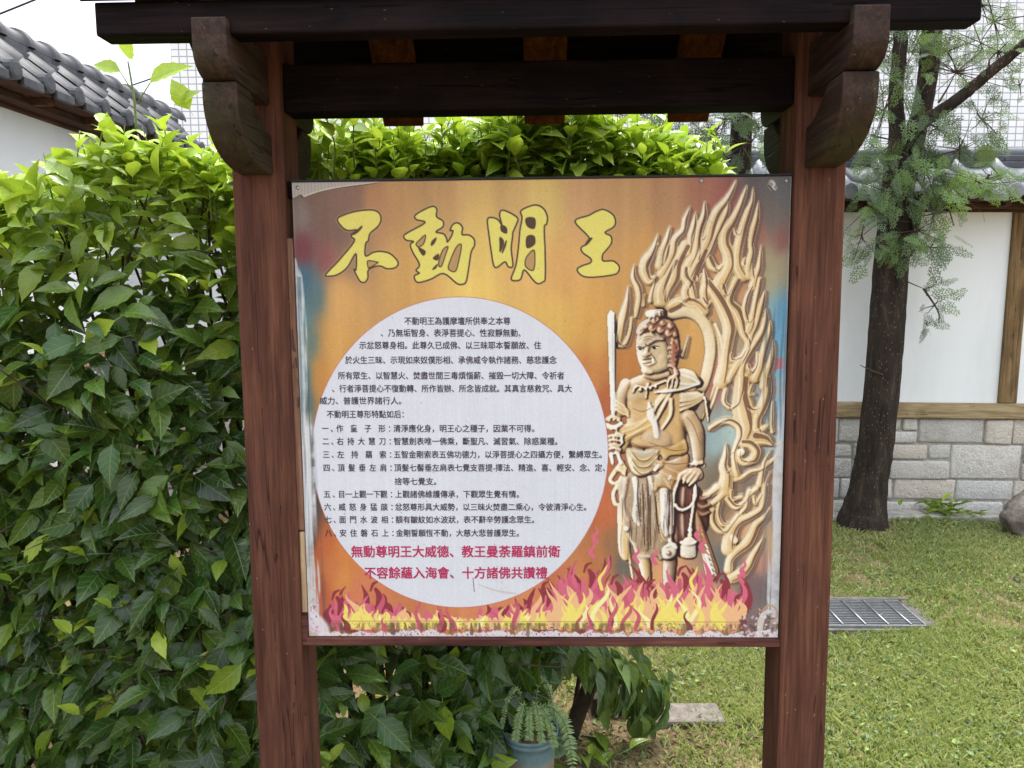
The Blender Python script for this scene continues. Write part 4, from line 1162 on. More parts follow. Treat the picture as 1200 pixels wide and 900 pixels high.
# ---- 1. soft flame-coloured ground of the print
ctrl = [  # x, y, colour, spread, weight
    (370, 225, (120, 92, 82), 26), (410, 235, (124, 92, 84), 26), (352, 250, (138, 122, 112), 16), (395, 270, (112, 84, 78), 26), (385, 300, (138, 78, 80), 17), (355, 292, (128, 66, 72), 14), (410, 305, (146, 112, 92), 18),
    (355, 330, (72, 112, 130), 16), (368, 345, (92, 122, 128), 18), (352, 370, (96, 140, 150), 14), (362, 400, (110, 132, 124), 16), (354, 440, (70, 118, 130), 13), (356, 465, (84, 110, 118), 10),
    (400, 350, (200, 150, 88), 26), (390, 400, (202, 150, 80), 24), (378, 440, (206, 146, 74), 18), (440, 240, (182, 132, 90), 24), (470, 220, (196, 150, 96), 24), (520, 240, (190, 148, 96), 28), (600, 230, (196, 158, 98), 30), (640, 235, (202, 172, 96), 26),
    (680, 230, (188, 142, 98), 26), (730, 240, (190, 146, 94), 28), (780, 230, (184, 138, 96), 24), (820, 225, (178, 122, 92), 20), (850, 250, (176, 104, 92), 22), (480, 320, (206, 158, 90), 30), (560, 300, (202, 170, 92), 30), (600, 310, (204, 160, 92), 26), (660, 320, (200, 150, 88), 26), (560, 345, (212, 178, 92), 26),
    (740, 330, (196, 146, 82), 26), (700, 380, (204, 152, 76), 26), (725, 420, (186, 120, 58), 22), (650, 380, (212, 170, 86), 26), (690, 440, (194, 126, 66), 20), (712, 470, (176, 96, 56), 18), (760, 300, (202, 150, 84), 24), (800, 300, (196, 140, 92), 22),
    (885, 225, (112, 104, 100), 20), (915, 225, (104, 104, 104), 18), (905, 250, (116, 106, 98), 20), (890, 275, (160, 108, 92), 16), (915, 282, (142, 92, 86), 14), (895, 305, (164, 152, 116), 18), (918, 310, (160, 150, 120), 16),
    (895, 335, (166, 156, 122), 16), (900, 360, (124, 160, 168), 16), (916, 370, (92, 150, 186), 16), (905, 400, (96, 160, 196), 18), (915, 430, (104, 160, 190), 14), (905, 455, (150, 160, 170), 12), (907, 480, (110, 160, 190), 14), (900, 510, (140, 168, 178), 14),
    (810, 400, (206, 156, 86), 20), (800, 420, (200, 150, 80), 18), (860, 400, (170, 152, 124), 18), (870, 330, (196, 142, 98), 16), (850, 320, (196, 140, 92), 18), (845, 440, (196, 96, 78), 12), (870, 430, (186, 92, 76), 12), (865, 470, (142, 152, 146), 16), (860, 510, (160, 188, 190), 16), (840, 520, (158, 184, 186), 14),
    (850, 545, (126, 108, 88), 18), (880, 560, (128, 112, 100), 18), (850, 590, (124, 106, 84), 18), (890, 590, (196, 150, 124), 16), (880, 620, (222, 168, 120), 16), (905, 600, (150, 140, 138), 12), (860, 610, (190, 146, 116), 16), (905, 640, (186, 158, 122), 16), (895, 660, (198, 140, 118), 14), (905, 690, (112, 98, 102), 20), (885, 690, (120, 100, 104), 18), (850, 660, (110, 112, 112), 14), (890, 720, (128, 112, 112), 16),
    (712, 520, (176, 100, 58), 16), (716, 560, (186, 104, 62), 18), (706, 600, (196, 108, 66), 18), (716, 640, (150, 108, 76), 16), (700, 650, (190, 122, 76), 18), (730, 660, (104, 98, 92), 12), (690, 680, (198, 128, 72), 18), (660, 700, (206, 120, 84), 18),
    (360, 600, (86, 82, 76), 12), (364, 630, (70, 66, 64), 12), (354, 660, (120, 112, 106), 9), (376, 640, (206, 110, 62), 14), (388, 670, (208, 124, 70), 18), (374, 690, (198, 96, 62), 16), (400, 680, (220, 146, 72), 16), (380, 715, (208, 110, 72), 16), (405, 650, (214, 132, 66), 16), (420, 700, (216, 128, 88), 18), (500, 720, (220, 140, 90), 26), (600, 720, (220, 140, 90), 26), (760, 720, (222, 160, 110), 26), (840, 720, (220, 160, 120), 20)]
num = np.zeros((GH, GW, 3), np.float32); den = np.full((GH, GW, 1), 1e-6, np.float32)
step = 4
ys, xs = yy[::step, ::step], xx[::step, ::step]
numS = np.zeros(ys.shape + (3,)); denS = np.full(ys.shape + (1,), 1e-9)
for cx_, cy_, col, sp in ctrl:
    gx_, gy_ = g2((cx_, cy_))[0]
    k = 1.0 / (1.0 + (((xs - gx_) / 1.0) ** 2 + ((ys - gy_) / 1.7) ** 2) / (sp * GS * .55) ** 2) ** 2.3
    numS += k[..., None] * np.array(col); denS += k[..., None]
small = (numS / denS).astype(np.float32)
iy = np.minimum(yy[:, 0] / step, ys.shape[0] - 1.001); ix = np.minimum(xx[0] / step, ys.shape[1] - 1.001)
y0_, x0_ = iy.astype(int), ix.astype(int); ty = (iy - y0_)[:, None, None]; tx = (ix - x0_)[None, :, None]
IMG[:] = (small[y0_][:, x0_] * (1 - tx) + small[y0_][:, x0_ + 1] * tx) * (1 - ty) + (small[y0_ + 1][:, x0_] * (1 - tx) + small[y0_ + 1][:, x0_ + 1] * tx) * ty
st_ = vnoise(26, 1.2, 5, 4) - .5
IMG += (st_ * 36)[..., None] * np.array([1, .92, .62], np.float32)
st2 = vnoise(9, 2.2, 8, 3) - .5
IMG += (st2 * 44)[..., None] * np.array([1, .9, .5], np.float32)
for cx_, cy_, sx_, sy_, am_ in ((560, 320, 90, 90, 26), (690, 330, 60, 110, 22), (430, 330, 40, 110, 16), (800, 330, 50, 80, 10), (400, 420, 26, 90, 14)):
    gx_, gy_ = g2((cx_, cy_))[0]
    IMG += (am_ * np.exp(-((xx - gx_) / (sx_ * GS)) ** 2 - ((yy - gy_) / (sy_ * GS)) ** 2))[..., None] * np.array([1, .88, .42], np.float32)
line([(838, 446), (868, 436), (900, 428), (925, 424)], [4, 6, 7, 6], (206, 106, 116), .8)

# ---- 2. the carved guardian and its flame halo: a relief, drawn as a photograph of pale carved wood
HT = np.full((GH, GW), -1e3, np.float32)     # relief height
AL = np.zeros((GH, GW, 3), np.float32)       # carved surface colour
CREAM = (222, 186, 122); PALE = (230, 206, 158); SKIN = (212, 172, 112); HAIR = (150, 96, 64); WHITE = (232, 226, 214); GOLD = (206, 166, 96); DARK = (112, 70, 58); BROWN = (160, 112, 66)

def rel(P, R, col=CREAM, z=0.0, k=.85, n=7, flat=1.0):
    G = g2(P); R = np.asarray(R, float) * GS
    G2 = catmull(G, n) if len(G) > 2 else np.linspace(G[0], G[-1], 8); R2 = np.interp(np.linspace(0, 1, len(G2)), np.linspace(0, 1, len(R)), R)
    col = np.array(col, np.float32)
    for s, d, r in capsules(G2, R2):
        u_ = np.clip(1 - (d / np.maximum(r, .3)) ** 2, 0, 1); h = z + np.minimum(r, 9 * flat) * k * np.sqrt(u_)
        m = (d < r) & (h > HT[s])
        HT[s] = np.where(m, h, HT[s]); AL[s] = np.where(m[..., None], col, AL[s])

def relpoly(P, col, z=0.0, edge=5.0, k=.8, over=False, smooth=True):
    G = g2(P); G = catmull(G, 5, True) if smooth else G
    r_ = poly_sd(G)
    if r_ is None: return
    sd_, s = r_; e = edge * GS; t = np.clip(sd_ / e, 0, 1)
    h = z + e * k * np.sqrt(np.clip(1 - (1 - t) ** 2, 0, 1))
    m = (sd_ > 0) & ((h > HT[s]) | over)
    HT[s] = np.where(m, h, HT[s]); AL[s] = np.where(m[..., None], np.array(col, np.float32), AL[s])

HALO = []
def st(reg, pts, col=CREAM, z=0.0, k=.85, flat=1.0):
    ox, oy, sc_ = reg; HALO.append([(ox + a / sc_, oy + b_ / sc_, c / sc_) for a, b_, c in pts])
    rel([(ox + a / sc_, oy + b_ / sc_) for a, b_, c in pts], [c / sc_ * ((1.5 if oy >= 450 else 1.34) if c > 14 else 1.12) for a, b_, c in pts], col, z, k, n=11, flat=flat * .62)
A_R = (810, 210, 7.5); B_R = (810, 330, 7.5); C_R = (810, 450, 7.5); D_R = (810, 570, 7.5); E_R = (710, 290, 7.5); F_R = (690, 210, 7.5)
for p_ in (
    [(388, 25, 10), (350, 110, 18), (300, 195, 26), (225, 290, 34), (180, 400, 40), (150, 520, 44), (105, 620, 44), (30, 740, 42), (-30, 850, 46)],
    [(325, 195, 6), (305, 290, 24), (255, 400, 28), (200, 520, 22), (145, 640, 30), (60, 740, 24)],
    [(482, 72, 9), (452, 160, 19), (415, 260, 25), (360, 370, 34), (300, 460, 42), (290, 560, 44), (325, 650, 46), (335, 750, 50), (290, 850, 52), (240, 950, 60)],
    [(540, 90, 7), (532, 190, 15), (500, 280, 26), (460, 400, 32), (430, 520, 36), (405, 650, 38), (405, 760, 44), (450, 850, 46)],
    [(375, 420, 9), (388, 478, 15), (420, 478, 14), (442, 430, 9)],
    [(585, 215, 8), (572, 330, 22), (545, 440, 28), (522, 560, 22), (528, 640, 24), (500, 760, 30), (500, 850, 34)],
    [(610, 592, 6), (602, 690, 16), (590, 780, 24), (562, 860, 26), (540, 940, 34)],
    [(115, 212, 9), (108, 310, 20), (72, 420, 28), (52, 520, 28), (55, 600, 40), (40, 700, 50)],
    [(38, 305, 7), (22, 400, 24), (0, 520, 32), (-30, 640, 36)],
    [(150, 690, 28), (180, 760, 34), (235, 790, 26), (275, 750, 14)], [(75, 490, 10), (100, 525, 14), (130, 480, 12)],
    [(470, 690, 10), (455, 745, 22), (480, 745, 14)], [(535, 735, 8), (530, 820, 22), (540, 870, 26)]): st(A_R, p_)
for p_ in (
    [(130, 10, 40), (220, 130, 44), (290, 260, 50), (335, 400, 50), (320, 520, 44), (300, 640, 44), (285, 760, 48), (260, 880, 54)],
    [(400, -20, 34), (350, 90, 28), (335, 180, 34), (395, 255, 44), (430, 340, 36), (455, 450, 30), (500, 540, 30), (470, 640, 30), (400, 740, 38), (330, 860, 30)],
    [(642, 82, 7), (625, 160, 20), (600, 260, 26), (570, 360, 30), (530, 450, 30), (510, 540, 26)],
    [(600, -20, 22), (582, 80, 25), (560, 180, 22), (540, 290, 26), (520, 380, 40), (490, 450, 34)],
    [(532, 40, 12), (490, 120, 17), (465, 230, 20), (478, 320, 26), (510, 350, 20), (545, 310, 16)],
    [(652, 238, 8), (650, 330, 22), (620, 440, 27), (565, 530, 30), (505, 620, 30), (455, 720, 30), (440, 820, 36), (450, 920, 46)],
    [(690, 348, 8), (685, 440, 20), (652, 550, 28), (622, 660, 28), (600, 760, 34), (560, 850, 38)],
    [(715, 512, 7), (714, 610, 18), (692, 720, 28), (655, 820, 34), (640, 920, 36)],
    [(495, 740, 20), (530, 790, 22), (570, 730, 14), (578, 620, 12)],
    [(270, 30, 24), (290, 100, 22), (320, 110, 14), (345, 60, 12)], [(95, 150, 20), (140, 205, 20), (170, 170, 14)], [(345, 640, 20), (360, 690, 18), (430, 660, 18), (470, 600, 14)], [(340, 740, 18), (380, 745, 20)]): st(B_R, p_)
for p_ in (
    [(450, -50, 50), (440, 80, 50), (450, 180, 66), (470, 290, 74), (490, 390, 56), (460, 470, 50)],
    [(660, -50, 34), (662, 80, 34), (622, 200, 38), (575, 300, 34), (570, 390, 42), (620, 400, 30), (680, 360, 16)],
    [(710, 148, 6), (702, 250, 15), (700, 350, 18), (712, 420, 17)],
    [(560, 480, 55), (650, 490, 40), (720, 530, 13), (795, 505, 5)],
    [(165, 390, 20), (235, 345, 22), (330, 325, 24), (410, 370, 26), (424, 450, 24), (390, 540, 18), (368, 620, 16), (380, 725, 20), (400, 800, 24)],
    [(300, 532, 6), (298, 620, 20), (282, 720, 30), (310, 800, 42), (300, 900, 52)],
    [(792, 545, 6), (742, 640, 16), (680, 700, 22), (600, 752, 20), (520, 770, 18), (440, 825, 20), (395, 840, 20)],
    [(692, 585, 7), (642, 680, 15), (618, 780, 20), (600, 880, 26)], [(682, 785, 6), (652, 870, 13), (640, 950, 18)],
    [(330, 200, 18), (285, 150, 18), (300, 50, 18)], [(360, 205, 16), (410, 160, 18), (430, 60, 26)], [(500, 200, 22), (545, 235, 22), (600, 200, 16)], [(300, 760, 14), (320, 775, 18), (350, 740, 10)],
    [(530, 10, 14), (510, 80, 16), (550, 90, 12)], [(450, 520, 30), (520, 530, 34), (570, 590, 34), (540, 660, 34), (460, 690, 26), (420, 650, 20), (420, 590, 16)]): st(C_R, p_)
st(C_R, [(430, 610, 22), (440, 600, 26)], PALE, 3)
for p_ in (
    [(650, 0, 26), (642, 100, 24), (610, 200, 25), (520, 260, 28), (435, 300, 30), (375, 360, 34), (340, 450, 44), (330, 540, 50)],
    [(692, 178, 6), (642, 270, 22), (572, 340, 32), (532, 430, 36), (490, 500, 38), (400, 570, 32), (340, 640, 26), (325, 730, 30)],
    [(628, 452, 6), (582, 540, 22), (542, 610, 27), (500, 700, 32), (430, 770, 40), (350, 810, 36)],
    [(60, 80, 20), (150, 70, 24), (230, 10, 30)], [(50, 150, 18), (140, 175, 20), (230, 120, 26), (290, 60, 34)], [(190, 210, 22), (185, 300, 26), (235, 375, 24), (300, 390, 22), (360, 320, 20), (410, 250, 16)],
    [(250, 130, 20), (232, 240, 16), (270, 330, 16), (340, 330, 14)], [(320, 110, 24), (390, 180, 22), (470, 130, 18), (510, 40, 20)], [(440, 230, 18), (480, 180, 20), (500, 90, 18), (570, 20, 22)],
    [(550, 90, 15), (570, 145, 18), (618, 60, 13)], [(290, 0, 40), (300, 60, 44)], [(350, 40, 20), (360, 110, 18), (440, 90, 16)]): st(D_R, p_)
st(D_R, [(365, 450, 22), (385, 475, 24)], PALE, 4)
for p_ in (
    [(440, -20, 24), (395, 60, 34), (345, 130, 38), (340, 210, 42), (380, 290, 34), (428, 255, 16)],
    [(545, -20, 16), (520, 80, 26), (490, 150, 22), (470, 130, 12)], [(600, 110, 32), (525, 270, 32), (485, 380, 52), (490, 480, 56)],
    [(700, -20, 38), (625, 130, 42), (600, 260, 50), (540, 380, 38), (520, 450, 26)], [(860, 20, 34), (785, 180, 42), (745, 280, 40), (700, 380, 32), (710, 460, 46)],
    [(245, 165, 8), (240, 260, 22), (280, 350, 28), (292, 440, 26), (272, 560, 24), (262, 610, 15)],
    [(432, 290, 11), (400, 400, 16), (388, 470, 20)], [(335, 415, 11), (330, 510, 17)], [(440, 340, 8), (430, 500, 12)],
    [(195, 350, 8), (186, 460, 22), (168, 560, 34), (140, 660, 40), (122, 760, 38), (110, 830, 36)], [(110, 850, 30), (165, 850, 22), (212, 740, 18), (225, 620, 15)],
    [(720, 785, 6), (700, 860, 14), (670, 950, 20)], [(560, 530, 46), (640, 490, 46), (720, 480, 46), (800, 500, 40), (860, 560, 40)], [(690, 180, 26), (690, 250, 36), (740, 330, 36), (770, 440, 26)], [(800, 240, 20), (815, 285, 18), (840, 230, 10)],
    [(860, 190, 10), (870, 300, 26), (860, 400, 34), (880, 500, 26)]): st(E_R, p_)
for p_ in (
    [(602, 495, 7), (572, 590, 20), (530, 680, 27), (492, 770, 30)], [(708, 430, 11), (682, 530, 22), (642, 640, 29), (620, 760, 34)],
    [(882, 255, 7), (845, 350, 22), (825, 450, 23), (755, 530, 28), (735, 640, 34), (690, 740, 34), (640, 830, 36)], [(932, 310, 7), (920, 400, 22), (890, 500, 23), (892, 580, 13)],
    [(1017, 212, 9), (1010, 320, 24), (970, 430, 30), (950, 520, 34), (930, 640, 36), (870, 760, 36)]): st(F_R, p_)
# thickness of the pierced halo: inner walls seen in its openings
halo_m = HT > -100
def shift(m, dx, dy):
    o_ = np.zeros_like(m); o_[max(dy, 0):GH + min(dy, 0), max(dx, 0):GW + min(dx, 0)] = m[max(-dy, 0):GH + min(-dy, 0), max(-dx, 0):GW + min(-dx, 0)]; return o_
wd_ = np.zeros((GH, GW), bool); wl_ = np.zeros((GH, GW), bool)
for k_ in range(1, 6): wd_ |= shift(halo_m, k_, int(k_ * .35))
for k_ in range(1, 4): wl_ |= shift(halo_m, 0, -k_)
wd_ &= ~halo_m; wl_ &= ~halo_m & ~wd_
# the ring behind the head
rel([(776, 377), (790, 369), (806, 366), (820, 372.5), (829, 387), (832.5, 408), (830, 428), (824, 450), (812, 476)], [5, 6.2, 7, 7, 7, 7, 7, 7, 6], PALE, 2, .55)
rel([(838, 380), (845, 400), (846.5, 430), (839, 460), (829, 488)], [2.2] * 5, PALE, 1); rel([(832, 376), (841, 398), (842, 430), (834, 462), (822, 492)], [1.8] * 5, GOLD, 1)

HT_halo = HT.copy()
# ---- the figure
HZ = lambda L: [(700 + a / 5.0, 350 + b_ / 5.0) for a, b_ in L]
TZ = lambda L: [(700 + a / 6.923, 480 + b_ / 6.923) for a, b_ in L]
def relH(L, R, col, z, k=.8, flat=1): rel(HZ(L), [r / 5.0 for r in R], col, z, k, flat=flat)
def relT(L, R, col, z, k=.8, flat=1): rel(TZ(L), [r / 6.923 for r in R], col, z, k, flat=flat)
Z0 = 9
# dark recess and trailing cloth on the right of the skirt
relpoly(TZ([(620, 600), (800, 600), (900, 780), (900, 960), (830, 1060), (800, 1180), (640, 1180), (600, 900)]), DARK, 2, 6, .4)
for k_, (dx, cc) in enumerate(((0, (140, 92, 70)), (70, (118, 72, 60)), (-60, (150, 104, 80)))): relT([(700 + dx, 640), (690 + dx, 860), (705 + dx, 1120)], [16, 18, 14], cc, 5)
for y_ in (720, 790, 850): relT([(790, y_ - 40), (850, y_), (910, y_ - 20)], [16, 18, 14], (172, 122, 90), 5)
relpoly(TZ([(790, 830), (830, 860), (950, 1180), (990, 1330), (900, 1400), (840, 1180), (800, 1000)]), BROWN, 7, 4, .7)
for t in np.linspace(0, 1, 9): relT([(835 + 110 * t, 960 + 360 * t), (850 + 112 * t, 985 + 360 * t)], [9, 7], WHITE if t > .35 else GOLD, 11)
relT([(880, 1180), (930, 1330)], [14, 12], WHITE, 11)
# ribbons hanging at the left
relT([(200, 430), (130, 520), (105, 570), (140, 600), (185, 560)], [26, 24, 20, 18, 12], CREAM, 6); relT([(170, 600), (130, 680), (145, 760), (190, 770)], [18, 22, 22, 14], PALE, 6)
relpoly(TZ([(165, 760), (240, 800), (270, 1000), (260, 1200), (215, 1225), (170, 1150), (160, 950)]), CREAM, 5, 5)
relT([(250, 1000), (262, 1200), (290, 1400)], [12, 16, 10], GOLD, 7)
# legs
relT([(365, 1160), (385, 1260), (395, 1400)], [62, 56, 50], SKIN, 5, .7); relT([(590, 1160), (585, 1300), (580, 1400)], [66, 60, 52], (176, 142, 112), 5, .7)
# skirt
relpoly(TZ([(190, 520), (480, 520), (610, 640), (610, 900), (600, 1120), (520, 1225), (470, 1190), (400, 1240), (330, 1190), (270, 1090), (200, 940), (170, 740)]), (176, 150, 118), Z0 - 3, 6, .6)
for L, R, cc in (([(230, 560), (215, 680), (200, 760), (250, 900)], [30, 26, 24, 20], (190, 160, 130)), ([(300, 560), (320, 700), (300, 860), (330, 930)], [26, 28, 24, 18], WHITE), ([(390, 560), (400, 760), (390, 960), (400, 1130)], [20, 24, 26, 22], (136, 106, 76)),
                 ([(350, 640), (340, 800), (360, 960), (350, 1120)], [16, 18, 16, 14], (158, 130, 100)), ([(450, 560), (450, 700), (470, 860), (455, 1120)], [22, 22, 18, 16], (146, 116, 82)), ([(420, 540), (440, 620), (430, 680)], [22, 24, 16], WHITE),
                 ([(540, 660), (550, 800), (545, 920), (560, 1010)], [40, 44, 40, 26], (228, 224, 218)), ([(480, 680), (500, 860), (520, 1020), (570, 1070)], [14, 14, 14, 12], CREAM), ([(600, 860), (600, 1040)], [12, 10], PALE),
                 ([(250, 700), (300, 770), (310, 860), (290, 960)], [10, 12, 12, 10], PALE), ([(290, 900), (330, 1010), (290, 1080), (250, 1010), (230, 930)], [10, 12, 12, 10, 8], WHITE), ([(300, 1100), (340, 1180), (420, 1190)], [22, 24, 20], (198, 182, 156))):
    relT(L, R, cc, Z0)
relT([(235, 965), (240, 970)], [24, 20], WHITE, Z0 + 2)
relT([(470, 640), (490, 540)], [24, 26], GOLD, Z0 + 1)
# torso, chest and belly
relpoly(HZ([(175, 490), (225, 455), (280, 440), (400, 440), (470, 455), (505, 540), (515, 640), (520, 780), (500, 870), (330, 885), (205, 870), (160, 800), (168, 720), (165, 590)]), SKIN, Z0, 9, .7)
relH([(225, 560), (260, 560)], [62, 58], (214, 184, 136), Z0 + 4, .35, 2.2); relH([(350, 560), (400, 580)], [58, 50], SKIN, Z0 + 4, .3, 2.2)
relH([(330, 800), (380, 830)], [86, 76], (204, 172, 128), Z0 + 4, .35, 2.4)
relpoly(HZ([(440, 560), (500, 560), (520, 700), (515, 830), (450, 850), (400, 790), (440, 690)]), (150, 100, 78), Z0 + 2, 8, .5)
# waist apron: three swags
relpoly(TZ([(228, 300), (380, 325), (505, 300), (500, 400), (440, 500), (345, 545), (270, 500), (235, 400)]), (206, 178, 124), Z0 + 3, 6, .7)
relpoly(TZ([(290, 318), (380, 330), (470, 318), (430, 370), (380, 385), (330, 370)]), (196, 186, 168), Z0 + 7, 3, .5)
for yy_, dd in ((400, 0), (455, 10), (510, 22)): relT([(255 + dd, yy_ - 70), (300, yy_ - 10), (370, yy_ + 12), (440, yy_ - 15), (490 - dd, yy_ - 70)], [9, 12, 13, 12, 9], (222, 196, 144), Z0 + 8)
relpoly(TZ([(500, 300), (600, 285), (712, 238), (740, 330), (690, 370), (600, 380), (555, 410), (515, 380)]), GOLD, Z0 + 5, 5, .7)
relpoly(TZ([(510, 400), (600, 400), (735, 350), (745, 460), (700, 540), (640, 590), (610, 660), (560, 640), (480, 620), (490, 500)]), (190, 146, 92), Z0 + 2, 6, .6)
for a, b_ in (((520, 440), (690, 520)), ((520, 500), (660, 570)), ((540, 560), (600, 640))): relT([a, ((a[0] + b_[0]) / 2, (a[1] + b_[1]) / 2 + 10), b_], [10, 12, 9], (206, 164, 108), Z0 + 6)
relT([(480, 420), (520, 440), (490, 470)], [22, 24, 20], (190, 150, 100), Z0 + 6); relT([(490, 450), (470, 490)], [14, 20], WHITE, Z0 + 8)
relT([(590, 540), (580, 560)], [14, 12], WHITE, Z0 + 6)
# cloth across the chest
relpoly(HZ([(128, 742), (200, 722), (262, 700), (325, 655), (335, 770), (275, 790), (215, 815), (160, 850), (140, 800)]), (218, 178, 104), Z0 + 6, 5, .7)
for a, b_, c in (((150, 780), (230, 750), (310, 690)), ((160, 815), (250, 770), (320, 735))): relH([a, b_, c], [7, 8, 7], (230, 196, 130), Z0 + 10)
relpoly(HZ([(300, 600), (345, 690), (365, 810), (330, 812), (318, 740), (290, 690)]), WHITE, Z0 + 10, 3, .7)
for L in ([(430, 548), (380, 640), (340, 720)], [(410, 548), (350, 620), (320, 690)], [(430, 590), (428, 680), (380, 760)], [(390, 550), (330, 620)]): relH(L, [13] * (len(L) - 1) + [8], PALE, Z0 + 10)
relpoly(HZ([(472, 408), (560, 420), (600, 470), (610, 498), (545, 528), (480, 545), (330, 552), (400, 520), (450, 480)]), (226, 206, 160), Z0 + 9, 6, .7)
for L in ([(470, 440), (540, 460), (600, 495)], [(450, 490), (520, 500), (600, 500)], [(360, 545), (470, 535), (600, 504)]): relH(L, [8, 9, 6], WHITE, Z0 + 14)
relpoly(HZ([(482, 555), (545, 540), (605, 548), (618, 600), (570, 630), (498, 662), (488, 610)]), (220, 196, 150), Z0 + 7, 5, .7)
for o_ in (0, 26, 52): relH([(490, 600 + o_), (560, 590 + o_ * .7), (615, 560 + o_ * .6)], [9, 10, 7], (206, 176, 124), Z0 + 12)
relH([(620, 560), (636, 620), (650, 720)], [9, 10, 8], PALE, Z0 + 10); relH([(630, 580), (640, 610)], [10, 9], WHITE, Z0 + 14)
# necklace
relH([(210, 545), (225, 510), (290, 520), (350, 500), (400, 480)], [6, 6, 6, 6, 6], PALE, Z0 + 14)
for a in ((225, 515), (250, 530), (280, 525), (295, 500), (310, 522), (340, 512)): relH([a, (a[0] + 2, a[1] + 4)], [9, 8], WHITE, Z0 + 15)
relH([(292, 500), (285, 580)], [7, 4], GOLD, Z0 + 15)
# arm on the right with its hand closed on the rope
relT([(745, 60), (800, 180), (815, 300), (820, 420)], [66, 72, 62, 48], (204, 170, 124), Z0 + 8, .7, 1.6)
relT([(770, 440), (850, 430)], [20, 18], PALE, Z0 + 16); relT([(800, 415), (870, 440), (860, 470)], [8, 9, 8], (226, 190, 150), Z0 + 18); relT([(790, 430), (800, 440)], [26, 22], WHITE, Z0 + 17)
relpoly(TZ([(740, 470), (830, 465), (865, 520), (850, 570), (780, 590), (700, 580), (650, 560), (670, 510)]), (214, 180, 134), Z0 + 10, 6, .7)
for (a, b_, c) in (((720, 500), (670, 530), (655, 590)), ((760, 500), (715, 540), (700, 590)), ((790, 510), (750, 560), (730, 590)), ((820, 520), (790, 570), (750, 610))): relT([a, b_, c], [17, 18, 13], (222, 190, 146), Z0 + 15)
# arm on the left, fist round the hilt
relH([(165, 500), (135, 590), (140, 660)], [36, 40, 36], (200, 168, 118), Z0 + 3)
for o_ in (0, 24, 48): relH([(112, 600 + o_), (150, 625 + o_), (182, 660 + o_ * .6)], [8, 9, 7], (224, 196, 140), Z0 + 9)
relT([(180, 190), (240, 240), (200, 330)], [34, 36, 30], (196, 160, 110), Z0 + 4)
for y_ in (215, 250, 285, 318): relT([(92, y_), (135, y_ - 6), (182, y_ + 4)], [15, 18, 15], (216, 182, 138), Z0 + 12)
relT([(150, 188), (205, 205)], [15, 15], (216, 182, 138), Z0 + 13); relT([(195, 220), (200, 270)], [16, 14], WHITE, Z0 + 13)
for L in ([(110, 360), (125, 430)], [(170, 370), (190, 430)], [(150, 350), (185, 330)]): relT(L, [22, 18], WHITE, Z0 + 8)
for k_ in range(6): relT([(150 + 14 * k_, 480 + 10 * k_), (190 + 10 * k_, 400 + 14 * k_)], [9, 8], CREAM, Z0 + 6)
# sword
relpoly(HZ([(55, 97), (75, 62), (108, 84), (106, 690), (78, 692), (66, 400)]), (226, 226, 228), Z0 + 8, 2.2, .8, True, False)
relH([(84, 90), (92, 690)], [4, 4], (196, 198, 206), Z0 + 10.5)
relH([(60, 705), (90, 690), (130, 705)], [14, 16, 14], GOLD, Z0 + 10); relH([(55, 740), (95, 755), (140, 730)], [16, 18, 14], WHITE, Z0 + 11)
for a in ((70, 715), (95, 712), (120, 715), (80, 765), (110, 765)): relH([a, (a[0] + 3, a[1])], [9, 8], PALE, Z0 + 14)
# neck and head
relH([(285, 440), (340, 452), (405, 440)], [24, 28, 26], (204, 172, 124), Z0 + 8)
relpoly(HZ([(225, 190), (245, 145), (290, 115), (350, 105), (420, 120), (462, 160), (482, 230), (480, 330), (465, 400), (425, 400), (400, 250), (330, 200), (240, 215)]), HAIR, Z0 + 10, 8, .7)
relpoly(HZ([(226, 235), (250, 210), (300, 198), (355, 202), (405, 240), (430, 320), (425, 400), (385, 432), (320, 444), (275, 430), (245, 385), (228, 320)]), (202, 178, 132), Z0 + 11, 9, .75, True)
relH([(285, 228), (310, 222)], [26, 26], (206, 184, 138), Z0 + 19, .3, 2); relH([(262, 345), (265, 360)], [26, 24], (210, 186, 140), Z0 + 17, .5, 2); relH([(375, 345), (370, 370)], [34, 30], (206, 178, 132), Z0 + 17, .45, 2)
relH([(290, 290), (283, 318)], [11, 17], (214, 190, 146), Z0 + 21); relH([(265, 325), (283, 330), (304, 322)], [9, 12, 9], (212, 186, 140), Z0 + 21)
relH([(270, 372), (300, 384), (332, 372)], [11, 13, 10], (208, 178, 134), Z0 + 20); relH([(275, 415), (310, 422)], [22, 22], (206, 178, 132), Z0 + 17, .5, 2)
relH([(236, 262), (262, 280), (285, 270)], [7, 10, 8], (136, 104, 70), Z0 + 21); relH([(298, 268), (335, 240), (385, 236)], [9, 12, 8], (136, 104, 70), Z0 + 21)
for cx_, cy_, r in ((245, 192, 22), (316, 174, 25), (365, 182, 24), (413, 202, 24), (455, 208, 19), (280, 158, 20), (330, 130, 19), (380, 142, 20), (425, 160, 20), (300, 125, 14), (355, 118, 14), (240, 225, 14), (465, 250, 18), (440, 240, 16)):
    relH([(cx_, cy_), (cx_ + 1, cy_)], [r * .85, r * .85], (148, 96, 64), Z0 + 14, .55)
    an = np.linspace(0, 2 * math.pi * 1.7, 14); relH([(cx_ + r * .8 * (1 - .055 * i) * math.cos(a) * (1 - i / 18), cy_ + r * .8 * (1 - i / 18) * math.sin(a)) for i, a in enumerate(an)], [r * .2] * 14, (182, 130, 90), Z0 + 20)
for k_ in range(6): relH([(436 - 8 * (k_ % 2), 262 + 26 * k_), (452 + 6 * (k_ % 2), 280 + 26 * k_)], [13, 13], (170, 106, 76), Z0 + 19)
